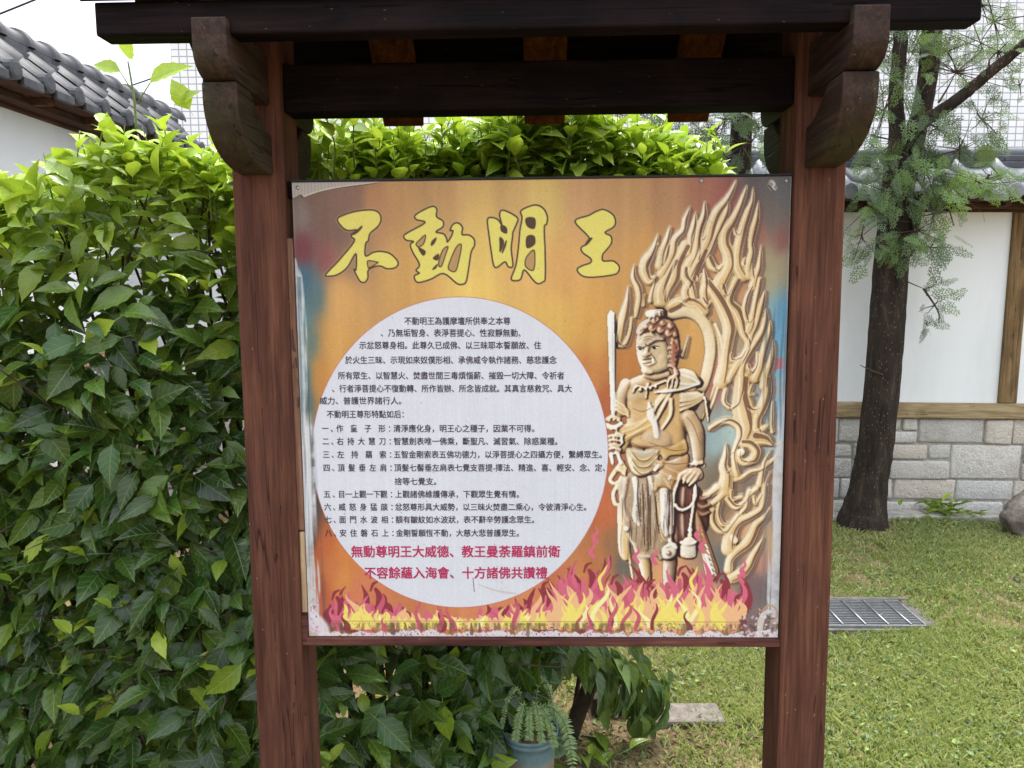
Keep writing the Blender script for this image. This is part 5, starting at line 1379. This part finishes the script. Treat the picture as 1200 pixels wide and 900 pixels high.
relH([(470, 268), (474, 300), (462, 330)], [13, 15, 10], (160, 96, 70), Z0 + 17); relH([(455, 420), (462, 440)], [18, 16], (196, 140, 100), Z0 + 18)
for dx in (-38, -14, 12): relH([(455, 440), (455 + dx, 480), (448 + dx, 520)], [9, 9, 5], (204, 158, 118), Z0 + 18)
relpoly(HZ([(282, 72), (330, 60), (385, 66), (395, 104), (340, 112), (285, 106)]), WHITE, Z0 + 17, 2.5, .7)
relpoly(HZ([(336, 68), (384, 70), (390, 102), (338, 106)]), (84, 48, 36), Z0 + 19, 2, .6); relH([(362, 72), (362, 102)], [4, 4], GOLD, Z0 + 22)
# rope loop and the two bells
for L in ([(655, 590), (622, 680), (612, 800), (605, 1000)], [(632, 770), (660, 805), (710, 810), (765, 770), (800, 690), (795, 590)], [(795, 600), (775, 800), (752, 960)]): relT(L, [15] * len(L), (230, 216, 200), Z0 + 8)
relT([(752, 975), (754, 985)], [22, 20], WHITE, Z0 + 8); relT([(752, 1015), (754, 1020)], [24, 22], PALE, Z0 + 7)
relpoly(TZ([(690, 1060), (745, 1025), (800, 1055), (808, 1130), (800, 1200), (740, 1215), (680, 1200), (668, 1130)]), (232, 222, 200), Z0 + 6, 8, .7)
relT([(680, 1075), (740, 1090), (800, 1072)], [14, 16, 14], WHITE, Z0 + 13); relT([(690, 1185), (740, 1195), (790, 1185)], [18, 20, 18], (222, 186, 110), Z0 + 9)
relpoly(TZ([(560, 1090), (600, 1065), (650, 1100), (640, 1180), (590, 1215), (530, 1200), (520, 1130)]), (230, 220, 198), Z0 + 6, 8, .7)
relT([(550, 1110), (600, 1095), (645, 1120)], [14, 15, 12], WHITE, Z0 + 13); relT([(575, 1160), (580, 1165)], [26, 22], (150, 110, 84), Z0 + 12); relT([(590, 1060), (592, 1065)], [22, 20], WHITE, Z0 + 9)

# ---- relief to picture
mask = (HT > -100).astype(np.float32)
Hs = np.where(mask > 0, HT, 0).astype(np.float32); Hs = blur(blur(Hs, 1), 1)
dy_, dx_ = np.gradient(Hs)
figm = (HT != HT_halo).astype(np.float32); br_ = blur(blur(figm, 9), 7); by_, bx_ = np.gradient(br_)
hb_ = blur(blur(halo_m.astype(np.float32), 16), 12); hy_, hx_ = np.gradient(hb_)
broad = (.60 * bx_ + .32 * by_) * 9.5 * figm + (.5 * hx_ + .2 * hy_) * 9 * (1 - figm)
nzl = 1 / np.sqrt(1 + (dx_ * 1.15) ** 2 + (dy_ * 1.15) ** 2); nxl = -dx_ * 1.15 * nzl; nyl = -dy_ * 1.15 * nzl
lam = nxl * -.52 + nyl * -.44 + nzl * .73
ao = np.clip((Hs - blur(Hs, 9)) / 8, -1, .6); ao2 = np.clip((Hs - blur(Hs, 3)) / 3, -1, .6)
shade = np.clip(.13 + .92 * lam + .36 * ao + .30 * ao2 + np.clip(broad, -.34, .3) + .22 * (vnoise(14, 14, 24, 3) - .5), 0, 1.35)
alp = np.where(mask[..., None] > 0, AL, 0)
d0 = np.array([44, 24, 28], np.float32); hi = np.array([255, 250, 236], np.float32)
s_ = shade[..., None]
pic = np.where(s_ < .72, d0 + (alp - d0) * np.clip((s_ - .12) / .6, 0, 1) ** .85, alp + (hi - alp) * np.clip((s_ - .72) / .5, 0, 1) * .85)
fine_ = vnoise(240, 240, 21, 2) - .5
pic = pic + (fine_ * 10)[..., None] * (mask[..., None])
pic = pic + ((vnoise(20, 20, 22, 3) - .5) * 34)[..., None] * np.array([1, 1.05, 1.1])
am = np.clip(blur(mask, 1) * 1.0, 0, 1)
free = (mask < .5)
for m_, cc, al_ in ((wd_, (112, 78, 64), .62), (wl_, (236, 224, 200), .7)):
    a = blur((m_ & free).astype(np.float32), 1)[..., None] * al_; IMG[:] = IMG * (1 - a) + np.array(cc, np.float32) * a
halo = np.clip(blur(mask, 1) * 2.4, 0, 1)[..., None] * .6
IMG[:] = IMG * (1 - halo) + np.array([226, 200, 166], np.float32) * halo
IMG[:] = IMG * (1 - am[..., None]) + pic * am[..., None]
# hollows and bright arrises along the tongues of the halo
fig = blur((HT != HT_halo).astype(np.float32), 1)[..., None]; before = IMG.copy()
for L in HALO:
    if len(L) < 3: continue
    P = np.array([(a, b_) for a, b_, c in L]); Wd = np.array([c for a, b_, c in L]) * 1.3
    T = np.gradient(P, axis=0); T /= np.linalg.norm(T, axis=1, keepdims=True) + 1e-9; Nn = np.stack([-T[:, 1], T[:, 0]], -1)
    Nn *= np.where(Nn[:, :1] > 0, 1, -1); sgn_ = np.sign(Nn[0, 0]) or 1
    tt = np.linspace(0, 1, len(P)); env_ = np.clip(1.15 - tt, .2, 1)
    line([tuple(x) for x in P + Nn * Wd[:, None] * .42], Wd * .36 * env_, (98, 60, 46), .72)
    line([tuple(x) for x in P + Nn * Wd[:, None] * .86], np.full(len(P), .38), (238, 222, 190), .75)
    line([tuple(x) for x in P - Nn * Wd[:, None] * .45], np.maximum(Wd * .13, .35), (250, 240, 214), .6)
hm = blur(halo_m.astype(np.float32), 1)[..., None]
IMG[:] = before + (IMG - before) * hm * (1 - fig)
# fine carved folds of the skirt and drapery, gilt flecks
for k_ in range(44):
    x, y = prng.uniform(195, 600), prng.uniform(560, 1000); l = prng.uniform(60, 240); a = prng.uniform(-14, 14)
    P = TZ([(x, y), (x + a + prng.uniform(-10, 10), y + l * .5), (x + a, y + l)])
    line(P, [.25, prng.uniform(.4, .8), .2], ((70, 46, 44), (96, 66, 54), (240, 226, 198))[k_ % 3], .6)
for k_ in range(60):
    x, y = prng.uniform(200, 590), prng.uniform(560, 1180); line(TZ([(x, y), (x + 3, y + 6)]), prng.uniform(.3, .7), ((226, 190, 110), (60, 40, 40), (244, 236, 220))[k_ % 3], .65)
for L in ([(330, 560), (325, 720), (345, 900)], [(365, 600), (372, 800), (380, 1100)], [(470, 700), (478, 860), (500, 1000)], [(430, 700), (425, 900), (430, 1100)], [(600, 620), (606, 800), (600, 1060)]): line(TZ(L), [.5, 1.1, .6], (58, 36, 36), .75)
for L in ([(285, 345), (330, 405), (400, 410), (470, 350)], [(280, 400), (330, 462), (410, 462), (475, 395)], [(290, 465), (350, 520), (420, 505), (460, 450)]): line(TZ(L), [.4, .8, .8, .4], (120, 84, 52), .8)
for L in ([(240, 250), (360, 300), (500, 290)], [(520, 300), (620, 330), (720, 320)], [(520, 430), (640, 440), (730, 430)]): line(TZ(L), [.4, .8, .4], (110, 72, 50), .6)
for L in ([(205, 640), (260, 660), (310, 640)], [(330, 600), (330, 700)], [(180, 640), (190, 690)], [(300, 840), (370, 862), (450, 850)], [(520, 690), (560, 740), (600, 850)]): line(HZ(L), [.4] + [.8] * (len(L) - 2) + [.4], (128, 92, 62), .6)
# inked details of the face
line(HZ([(236, 292), (248, 286), (262, 292)]), [.7, 1.5, .7], (245, 240, 228)); line(HZ([(246, 292), (252, 294)]), [1.3, 1.3], (30, 24, 26)); line(HZ([(234, 284), (250, 280), (268, 294)]), [.5, .7, .5], (60, 40, 34))
line(HZ([(312, 288), (335, 278), (355, 284)]), [.7, 1.6, .7], (245, 240, 228)); line(HZ([(328, 286), (334, 288)]), [1.5, 1.5], (30, 24, 26)); line(HZ([(306, 290), (330, 276), (360, 280)]), [.6, .8, .5], (60, 40, 34))
line(HZ([(264, 358), (296, 352), (335, 348)]), [.5, .9, .6], (70, 40, 36)); line(HZ([(268, 378), (300, 374), (330, 362)]), [.4, .7, .4], (96, 60, 50)); line(HZ([(322, 352), (324, 372)]), [1.3, 1.0], (250, 248, 240))
line(HZ([(278, 262), (292, 276), (306, 260)]), [.5, .7, .5], (96, 66, 50)); line(HZ([(310, 320), (330, 340), (345, 372)]), [.4, .6, .3], (120, 86, 62)); line(HZ([(270, 226), (295, 218), (322, 226)]), [.3, .5, .3], (140, 108, 78)); line(HZ([(272, 240), (296, 232), (318, 238)]), [.3, .5, .3], (140, 108, 78))

# ---- 3. printed fire along the foot
def tongue(x, y0, h, w_, lean, col, seed):
    r = np.random.default_rng(seed); ph = r.uniform(0, 6); am_ = r.uniform(.2, .42) * h
    ts = np.linspace(0, 1, 7); P = []; W = []
    for t in ts:
        P.append((x + lean * t + am_ * .6 * (math.sin(ph + 5.0 * t) - math.sin(ph)) * (.3 + .7 * t), y0 - h * t)); W.append(w_ * (1 - t) ** .75 * (1 + .35 * math.sin(ph + 5 * t)) + .35)
    line(P, W, col, 1, 5)
def env(x, pts): return float(np.interp(x, [p_[0] for p_ in pts], [p_[1] for p_ in pts]))
e1 = [(376, 722), (396, 690), (412, 684), (440, 688), (480, 708), (540, 712), (610, 700), (640, 676), (662, 655), (680, 664), (694, 645), (708, 658), (722, 668), (738, 660), (752, 664), (775, 664), (790, 660), (800, 655), (818, 650), (832, 664), (850, 668), (866, 676), (874, 690), (884, 716), (896, 730)]
MAR, PNK, PNK2, PEACH, YEL = (146, 52, 66), (218, 104, 132), (206, 92, 116), (242, 190, 138), (246, 228, 112)
for k_ in range(46):
    x = prng.uniform(385, 868); tongue(x, 732, 732 - env(x, e1) - prng.uniform(0, 10), prng.uniform(5, 9), prng.uniform(-6, 6), MAR, 100 + k_)
for x in np.arange(392, 866, 6.5): line([(x, 732), (x + prng.uniform(-2, 2), env(x, e1) + 22)], [5.5, 2.5], PNK2 if prng.random() < .4 else PNK)
for k_ in range(58):
    x = prng.uniform(388, 872); tongue(x, 732, 732 - env(x, e1) - prng.uniform(2, 20), prng.uniform(4.5, 8), prng.uniform(-8, 8), PNK if prng.random() < .7 else PNK2, 300 + k_)
for (x, y) in ((395, 700), (440, 690), (690, 668), (722, 682), (764, 688), (800, 672), (845, 680), (866, 705), (640, 690)):
    line([(x, y), (x + 4, y + 8), (x + 1, y + 20)], [2.2, 4, 1.2], MAR); line([(x - 6, y + 2), (x - 3, y - 6), (x + 3, y - 9)], [1.2, 2, .8], MAR)
for (x, y) in ((697, 625), (693, 642), (868, 672), (745, 648), (766, 650), (817, 622), (822, 636), (870, 664)): line([(x + 2, y + 10), (x - 2, y + 4), (x + 3, y - 2), (x + 1, y - 8)], [2.4, 2.4, 1.6, .5], PNK)
for x in np.arange(405, 860, 7.0): line([(x, 732), (x, 732 - (732 - env(x, e1)) * .26)], [6, 2.5], PEACH)
for k_ in range(52):
    x = prng.uniform(395, 866); tongue(x, 732, (732 - env(x, e1)) * prng.uniform(.45, .78), prng.uniform(4, 7), prng.uniform(-7, 7), PEACH, 500 + k_)
for k_ in range(84):
    x = prng.uniform(405, 858); tongue(x, 732, (732 - env(x, e1)) * prng.uniform(.28, .56), prng.uniform(2.4, 4.6), prng.uniform(-8, 8), YEL if prng.random() < .8 else (250, 244, 170), 700 + k_)
for k_ in range(16):
    x = prng.uniform(385, 880); tongue(x, 736, prng.uniform(12, 34), prng.uniform(2.2, 4), prng.uniform(-3, 3), MAR if prng.random() < .5 else PNK2, 900 + k_)
line([(705, 690), (702, 678), (707, 670), (711, 662)], [2, 2, 1.6, .5], YEL); line([(812, 690), (809, 680), (814, 672), (817, 664)], [2, 2, 1.6, .5], YEL)

# ---- 4. the pale disc that carries the text
th = np.linspace(0, 2 * math.pi, 121)[:-1]
disc = [(538.8 + 173.2 * math.cos(t), 529.5 + 181.6 * math.sin(t)) for t in th]
line(disc + [disc[0]], .75, (196, 104, 100), .9, smooth=False)
keepimg = IMG.copy(); fill(disc, (220, 224, 235), False)
dm = (np.abs(IMG - keepimg).sum(-1) > 1) | False
dn_ = (vnoise(7, 7, 31, 4) - .5)[..., None] * 12 + (vnoise(300, 6, 33, 2) - .5)[..., None] * 7
dcov = np.zeros((GH, GW), np.float32); r_ = poly_sd(g2(disc)); dcov[r_[1]] = np.clip(.5 + r_[0], 0, 1)
IMG += dn_ * dcov[..., None]
for k_ in range(70):        # hairline scuffs
    x, y = prng.uniform(400, 700), prng.uniform(560, 700); a = prng.uniform(.2, .9); l = prng.uniform(3, 12)
    if ((x - 538) / 165) ** 2 + ((y - 529) / 172) ** 2 < 1: line([(x, y), (x + l * math.cos(a), y + l * math.sin(a))], .35, (196, 194, 196), .5, smooth=False)
line([(554, 677), (555.5, 693)], .5, (120, 84, 92), .9, smooth=False); line([(560, 684), (575, 690), (592, 694), (604, 695)], [.6, 1.2, 1.4, .8], (196, 194, 184), .7)
for k_ in range(26):
    x, y = prng.uniform(390, 700), prng.uniform(370, 690); line([(x, y), (x + .6, y + .6)], prng.uniform(.25, .6), (120, 118, 122), .7, smooth=False)

# ---- 5. headline brush characters
OUT = (84, 62, 44); FILL = (234, 222, 108)
def glyph(o, s, outline, holes=()):
    P = [(o[0] + a / s, o[1] + b_ / s) for a, b_ in outline]
    Hh = [[(o[0] + a / s, o[1] + b_ / s) for a, b_ in h] for h in holes]
    def closed(L): c = catmull(L, 4, True); return [tuple(x) for x in c] + [tuple(c[0])]
    line(closed(P), 1.9, (214, 186, 150), .35, smooth=False)
    fill(P, FILL, True, .8, 1, ()) 
    for h in Hh:
        fill(h, (190, 152, 96) if abs(h[0][0] - h[2][0]) * abs(h[0][1] - h[-1][1]) > 60 else OUT)
    line(closed(P), .95, OUT, 1, smooth=False)
    for h in Hh: line(closed(h), .7, OUT, 1, smooth=False)
glyph((380, 225), 6.667, [(100, 212), (150, 178), (250, 148), (370, 138), (425, 162), (442, 210), (420, 265), (362, 315), (348, 345), (342, 380), (322, 402), (320, 497), (380, 470), (440, 462), (510, 478), (562, 525), (576, 560), (552, 590), (490, 598), (425, 575), (345, 605), (340, 665), (320, 700), (288, 702), (262, 672), (228, 600), (246, 605), (245, 480), (180, 585), (110, 640), (50, 655), (8, 645), (110, 535), (232, 385), (207, 345), (250, 295), (190, 300), (140, 275)],
      [[(340, 535), (410, 545), (415, 552), (350, 590), (338, 575)], [(205, 330), (250, 300), (292, 265), (280, 290), (240, 325)]])
glyph((380, 225), 6.667, [(705, 185), (760, 145), (845, 110), (878, 135), (875, 190), (925, 225), (925, 270), (870, 310), (930, 325), (955, 365), (960, 388), (990, 345), (1003, 300), (980, 298), (1005, 250), (1045, 240), (1078, 275), (1075, 330), (1130, 335), (1170, 370), (1170, 420), (1145, 470), (1125, 600), (1105, 700), (1070, 720), (1030, 710), (930, 635), (830, 680), (735, 705), (705, 680), (705, 650), (740, 632), (715, 610), (742, 565), (690, 470), (670, 410), (695, 385), (640, 375), (618, 345), (650, 315), (785, 238), (720, 215)],
      [[(788, 335), (740, 375), (715, 405), (735, 428), (775, 400)], [(735, 436), (770, 492), (786, 462)], [(872, 358), (840, 385), (835, 415), (858, 395)], [(890, 485), (850, 515), (882, 528)], [(965, 425), (925, 450), (895, 530), (893, 575), (915, 575), (945, 490)], [(1070, 412), (1032, 425), (990, 515), (966, 590), (995, 618), (1028, 610), (1052, 520)], [(880, 565), (845, 602), (868, 592)]])
glyph((550, 225), 6.316, [(132, 205), (165, 187), (210, 203), (238, 240), (222, 170), (240, 132), (310, 158), (357, 195), (345, 240), (320, 300), (318, 330), (308, 420), (320, 545), (285, 550), (262, 515), (205, 555), (178, 540), (160, 440), (145, 330)],
      [[(225, 335), (225, 385), (226, 440), (252, 370)], [(272, 360), (255, 400), (240, 450), (262, 405)], [(234, 245), (236, 285), (272, 302), (270, 262)]])
glyph((550, 225), 6.316, [(378, 140), (440, 105), (500, 95), (550, 125), (575, 180), (570, 235), (552, 260), (558, 420), (560, 630), (540, 665), (505, 677), (470, 650), (405, 575), (380, 640), (345, 655), (308, 640), (342, 540), (362, 400), (372, 280), (388, 190)],
      [[(418, 195), (428, 250), (478, 266), (480, 195)], [(425, 330), (425, 410), (480, 382), (475, 325)], [(420, 482), (415, 550), (475, 573), (478, 430)]])
glyph((550, 225), 6.316, [(778, 215), (880, 172), (940, 140), (995, 128), (1060, 165), (1080, 215), (1065, 258), (1002, 298), (1045, 325), (1050, 375), (1010, 430), (985, 462), (988, 508), (1060, 508), (1105, 545), (1100, 590), (1060, 612), (930, 628), (840, 622), (795, 575), (830, 545), (893, 522), (895, 490), (840, 450), (825, 410), (875, 378), (880, 330)],
      [[(905, 342), (885, 345), (855, 388), (875, 378)]])

# ---- 6. wear: bleached edges, drips along the foot, curled corner
n_ = vnoise(60, 60, 41, 3); nv = vnoise(160, 8, 43, 3)
def strip_mask(pts_x, soft):   # distance right of a left-edge polyline given as (y, x)
    return np.interp(yy[:, 0], [p_[0] for p_ in pts_x], [p_[1] for p_ in pts_x])
gl = g2([(343, 214), (347, 310), (351, 430), (356, 480), (362, 745)])
wl = np.interp(yy[:, 0], [0, 120, 150, 330, 380, 430, 700, GH], [3, 3, 14, 16, 14, 12, 22, 30])[:, None]
a = np.clip((wl * (.35 + 1.1 * nv) - xx) / 4, 0, 1) * np.where(yy > 120, 1, .3); a = (a * (.55 + .6 * n_))[..., None].clip(0, .92)
IMG[:] = IMG * (1 - a) + np.array([206, 212, 216], np.float32) * a
yb = np.interp(yy[:, 0], [0, 370, 400, 540, 600, GH], [0, 0, 1, 1, 0, 0])[:, None]   # white worn margin left of the disc
a = (np.clip((22 - xx) / 3, 0, 1) * yb * .9)[..., None]; IMG[:] = IMG * (1 - a) + np.array([222, 225, 232], np.float32) * a
a = (np.exp(-((xx - 17 - 3 * (n_ - .5)) / 3.0) ** 2) * yb * np.clip((n_ - .3) * 2.4, 0, 1))[..., None]; IMG[:] = IMG * (1 - a) + np.array([118, 116, 114], np.float32) * a
a = (np.clip((wl[::1] + 12 - xx) / 8, 0, 1) * np.clip((vnoise(220, 5, 47, 2) - .55) * 5, 0, 1) * (yy > 150) * .5)[..., None]; IMG[:] = IMG * (1 - a) + np.array([60, 84, 92], np.float32) * a
wr = np.interp(yy[:, 0], [0, 220, 360, 480, 700, GH], [2, 4, 10, 20, 20, 14])[:, None]
rx_ = GW - 1 - xx
a = np.clip((wr * (.5 + .9 * nv) - rx_) / 5, 0, 1) * (.5 + .7 * n_); a = a[..., None].clip(0, .92); IMG[:] = IMG * (1 - a) + np.array([212, 216, 220], np.float32) * a
a = (np.clip((46 - rx_) / 6, 0, 1) * np.clip((vnoise(260, 5, 51, 2) - .52) * 5, 0, 1) * np.clip((yy - 190) / 60, 0, 1) * np.clip((430 - yy) / 40, 0, 1) * .45)[..., None]; IMG[:] = IMG * (1 - a) + np.array([40, 76, 100], np.float32) * a
a = (np.clip(1 - np.abs(rx_ - 26) / 6, 0, 1) * np.clip((yy - 430) / 80, 0, 1) * .55)[..., None]; IMG[:] = IMG * (1 - a) + np.array([120, 120, 122], np.float32) * a
# foot: thin line, drips, white strip
ydl = g2([(640, 728)])[0][1]
edge = ydl + 8 + 9 * vnoise(70, 1, 61, 2)[0][None, :] * 1.6 + 4 * (vnoise(220, 1, 62, 2)[0][None, :])
a = np.clip((yy - edge) / 2.0, 0, 1) * np.clip(.6 + 1.2 * (vnoise(200, 200, 63, 2)), 0, 1); a = np.clip(a, 0, 1)[..., None] * .96
IMG[:] = IMG * (1 - a) + np.array([226, 222, 226], np.float32) * a
a = (np.clip((yy - ydl - 1) / 3, 0, 1) * np.clip(1 - (yy - edge) / 2, 0, 1) * np.clip((vnoise(120, 30, 65, 3) - .42) * 4, 0, 1) * .7)[..., None]; IMG[:] = IMG * (1 - a) + np.array([112, 92, 58], np.float32) * a
spk = (vnoise(330, 330, 67, 1) > .84) & (yy > ydl + 4); IMG[spk] = IMG[spk] * .35 + np.array([150, 70, 110], np.float32) * .65
spk = (vnoise(350, 350, 68, 1) > .87) & (yy > ydl + 2); IMG[spk] = np.array([84, 76, 62], np.float32)
a = (np.clip(1 - np.abs(yy - ydl) / .9, 0, 1) * .6)[..., None]; IMG[:] = IMG * (1 - a) + np.array([96, 58, 48], np.float32) * a
for k_ in range(16):
    x = prng.uniform(372, 720); line([(x, 730), (x + .5, 730 + prng.uniform(6, 13))], [1.0, prng.uniform(1.5, 2.8)], (122, 104, 66) if prng.random() < .7 else (110, 70, 80), .75, smooth=False)
for k_ in range(90):   # curled, flaking corner bottom right
    x, y = prng.uniform(866, 908), prng.uniform(712, 745)
    if x + y > 1592: line([(x, y), (x + prng.uniform(-2, 2), y + prng.uniform(-2, 2))], prng.uniform(.5, 1.8), ((226, 218, 216), (150, 110, 92), (214, 170, 190), (92, 88, 88))[k_ % 4], .85, smooth=False)
line([(893, 715), (900, 709), (908, 712), (910, 722), (902, 730)], [1, 1.4, 1.2, 1, .8], (196, 160, 128), .9); line([(890, 742), (891, 728), (896, 718), (903, 716)], [3, 4, 3, 1.5], (230, 222, 214), .8)
# lower-left: white, bare corner
fill([(365, 708), (371, 718), (378, 724), (385, 734), (384, 746), (360, 746), (362, 716)], (228, 224, 230), True, 6, .9)
for k_ in range(40):
    x, y = prng.uniform(363, 374), prng.uniform(700, 744); line([(x, y), (x + prng.uniform(-1, 1), y + prng.uniform(0, 3))], prng.uniform(.3, .8), (214, 130, 200) if prng.random() < .6 else (120, 100, 96), .7, smooth=False)
fill([(362, 738), (374, 744), (372, 747), (362, 747)], (204, 192, 170), False)
# upper-left: print peeled away, ribbed backing sheet bared
peel = [(341, 212), (462, 210), (440, 214), (400, 219), (375, 224), (356, 230.5), (352, 227.5), (343, 232.5)]
line([tuple(p_) for p_ in catmull(peel[2:], 5)], 1.0, (70, 56, 52), .9, smooth=False)
fill(peel, (182, 174, 168), False)
rb_ = np.zeros((GH, GW), np.float32); r_ = poly_sd(g2(peel)); rb_[r_[1]] = np.clip(.5 + r_[0], 0, 1)
IMG += (np.sin(xx * 1.15) * 9)[..., None] * rb_[..., None]
line([(356, 230), (375, 223.4), (400, 218.4), (440, 213.4)], [.9, .8, .7, .4], (222, 204, 188), .9)
fill([(902, 210), (907, 211), (909, 217), (911, 220), (906, 224), (901, 221), (899, 216)], (150, 144, 140)); line([(903, 212), (907, 215), (905, 219), (908, 222)], [.7, 1.1, .9, .5], (216, 212, 208)); line([(900, 217), (904, 221), (906, 224)], [.6, .8, .5], (60, 56, 56))
for k_ in range(60):
    x, y = prng.uniform(350, 920), prng.uniform(216, 700); line([(x, y), (x + prng.uniform(-.5, .5), y + prng.uniform(0, .8))], prng.uniform(.25, .55), (110, 84, 64), .6, smooth=False)
IMG += (vnoise(400, 400, 71, 1) - .5)[..., None] * 9
np.clip(IMG, 6, 250, out=IMG)

def to_lin(c):
    c = c / 255.0
    return np.where(c <= .04045, c / 12.92, ((c + .055) / 1.055) ** 2.4)
U = np.linspace(-PW / 2 + .0005, PW / 2 - .0005, GW); Vv = np.linspace(PB + PH - .0005, PB + .0005, GH)
UU, VV = np.meshgrid(U, Vv)
idx = np.arange(GW * GH).reshape(GH, GW)
F = np.stack([idx[:-1, :-1], idx[1:, :-1], idx[1:, 1:], idx[:-1, 1:]], -1).reshape(-1, 4)
me = np_mesh('printed_sheet', np.stack([UU, np.full_like(UU, -.0004), VV], -1).reshape(-1, 3), F)
ca = me.color_attributes.new('print', 'FLOAT_COLOR', 'POINT')
rgba = np.ones((GW * GH, 4), np.float32); _l = to_lin(IMG.reshape(-1, 3)); rgba[:, :3] = (_l * .95 + _l.mean(1, keepdims=True) * .05) * .86
ca.data.foreach_set('color', rgba.ravel())
w = NT('printed_sheet', 0.42, 0.3); w.link(w.attr('print').outputs['Color'], w.p.inputs['Base Color'])
w.bump(w.noise(w.coord((60, 60, 2.2)), 1.0, 2), .12, .002); M['print'] = w.m
mesh_obj('printed_sheet', me, M['print'], panel)

# ---- 7. the written text as lettering just proud of the sheet
def flatmat(name, c, rough=.5):
    w = NT(name, rough, .3); w.color(c); return w.m
M['ink'] = flatmat('dark_ink', lin(58, 50, 68)); M['inkred'] = flatmat('crimson_ink', lin(178, 44, 92))
def glyphs(body, offset=0.0):
    cu = bpy.data.curves.new('txt', 'FONT'); cu.body = body; cu.size = 1.0; cu.resolution_u = 2; cu.fill_mode = 'FRONT'; cu.offset = offset
    ob = bpy.data.objects.new('txt', cu); COL.objects.link(ob)
    dg = bpy.context.evaluated_depsgraph_get(); me = bpy.data.meshes.new_from_object(ob.evaluated_get(dg))
    V = [tuple(v.co) for v in me.vertices]; Fc = [tuple(p_.vertices) for p_ in me.polygons]
    bpy.data.objects.remove(ob); bpy.data.curves.remove(cu); bpy.data.meshes.remove(me)
    return np.array(V), Fc
def text_line(mb, body, x0, x1, yc, hpx, offset=0.0, lift=.0008, em=False):
    V, Fc = glyphs(body)
    if offset:      # heavier weight: the same letters again, a hair to the side
        for j, (dx, dy) in enumerate(((offset, 0), (0, offset), (offset, offset))): text_line(mb, body, x0 + dx, x1 + dx, yc + dy, hpx, 0, .0008 + .00012 * (j + 1), em)
    if len(V) == 0: return
    mn, mx = (0.03, 0.97) if em else (V[:, 0].min(), V[:, 0].max())
    out = []
    u0, v0 = sg(x0, yc, -lift); u1, v1 = sg(x1, yc, -lift)
    hh = hpx * PH / 540.0
    for x, y, _ in V:
        t = (x - mn) / (mx - mn); out.append((u0 + (u1 - u0) * t, -lift, v0 + (v1 - v0) * t + (y - .38) / .92 * hh))
    mb.add(out, Fc)
mb = MB()
OFS = .2
for body, x0, x1, y in (("不動明王為護摩壇所供奉之本尊", 474, 598, 376), ("、乃無垢智身、表淨菩提心、性寂靜無動、", 446, 610, 390), ("示忿怒尊身相。此尊久已成佛、以三昧耶本誓願故、住", 421, 634, 404.5), ("於火生三昧、示現如來奴僕形相、承佛威令執作諸務、慈悲護念", 404.5, 652, 421.8),
                        ("所有眾生、以智慧火、焚盡世間三毒煩惱薪、摧毀一切大障、令祈者", 396, 661, 440), ("、行者淨菩提心不復動轉、所作皆辦、所念皆成就。其真言慈救咒、具大", 389, 670, 455.2), ("威力、普護世界諸行人。", 374.5, 470, 469.5), ("不動明王尊形特點如后：", 383, 473, 485.3)):
    text_line(mb, body, x0, x1, y, 8.9, OFS)
rows = (("一", "作童子形", "清淨應化身，明王心之種子，因業不可得。", 461, 626, 502), ("二", "右持大慧刀", "智慧劍表唯一佛乘，斷聖凡、滅習氣、除惑業種。", 461.5, 653, 517), ("三", "左持羂索", "五智金剛索表五佛功德力，以淨菩提心之四攝方便，繫縛眾生。", 461.5, 705, 532.5),
        ("四", "頂髮垂左肩", "頂髮七髻垂左肩表七覺支菩提-擇法、精進、喜、輕安、念、定、", 462, 709, 548), ("五", "目一上觀一下觀", "上觀諸佛維護傳承，下觀眾生覺有情。", 463, 608, 579), ("六", "威怒身猛燄", "忿怒尊形具大威勢，以三昧火焚盡二乘心，令彼清淨心生。", 463, 687, 594),
        ("七", "面門水波相", "額有皺紋如水波狀，表不辭辛勞護念眾生。", 463.5, 626, 608.8), ("八", "安住磐石上", "金剛誓願恆不動，大慈大悲普護眾生。", 464, 608, 624.5))
for i, (num, lab, body, x0, x1, y) in enumerate(rows):
    dx = i * .55
    text_line(mb, num, 377 + dx, 385 + dx, y, 8.9, OFS, em=True); text_line(mb, "、", 387.5 + dx, 389.8 + dx, y, 8.9, OFS)
    ca_, cb_ = 394 + dx, 451.5 + dx
    n = len(lab); wc = 8.0
    for j, ch in enumerate(lab):
        xc = ca_ + (cb_ - ca_ - wc) * j / (n - 1); text_line(mb, ch, xc, xc + wc, y, 8.9, OFS, em=True)
    text_line(mb, "：", 455.8 + dx, 457.2 + dx, y, 8.9, OFS)
    text_line(mb, body, x0, x1, y, 8.9, OFS)
text_line(mb, "捨等七覺支。", 462.5, 511, 564, 8.9, OFS)
mb.build('text_lettering', M['ink'], panel)
for body, x0, x1, y in (("無動尊明王大威德、教王曼荼羅鎮前衛", 411.5, 656, 646), ("不容餘蘊入海會、十方諸佛共讚禮", 427, 641, 671)):
    mb = MB(); text_line(mb, body, x0, x1, y, 14.2, .55); mb.build('verse_lettering', M['inkred'], panel)
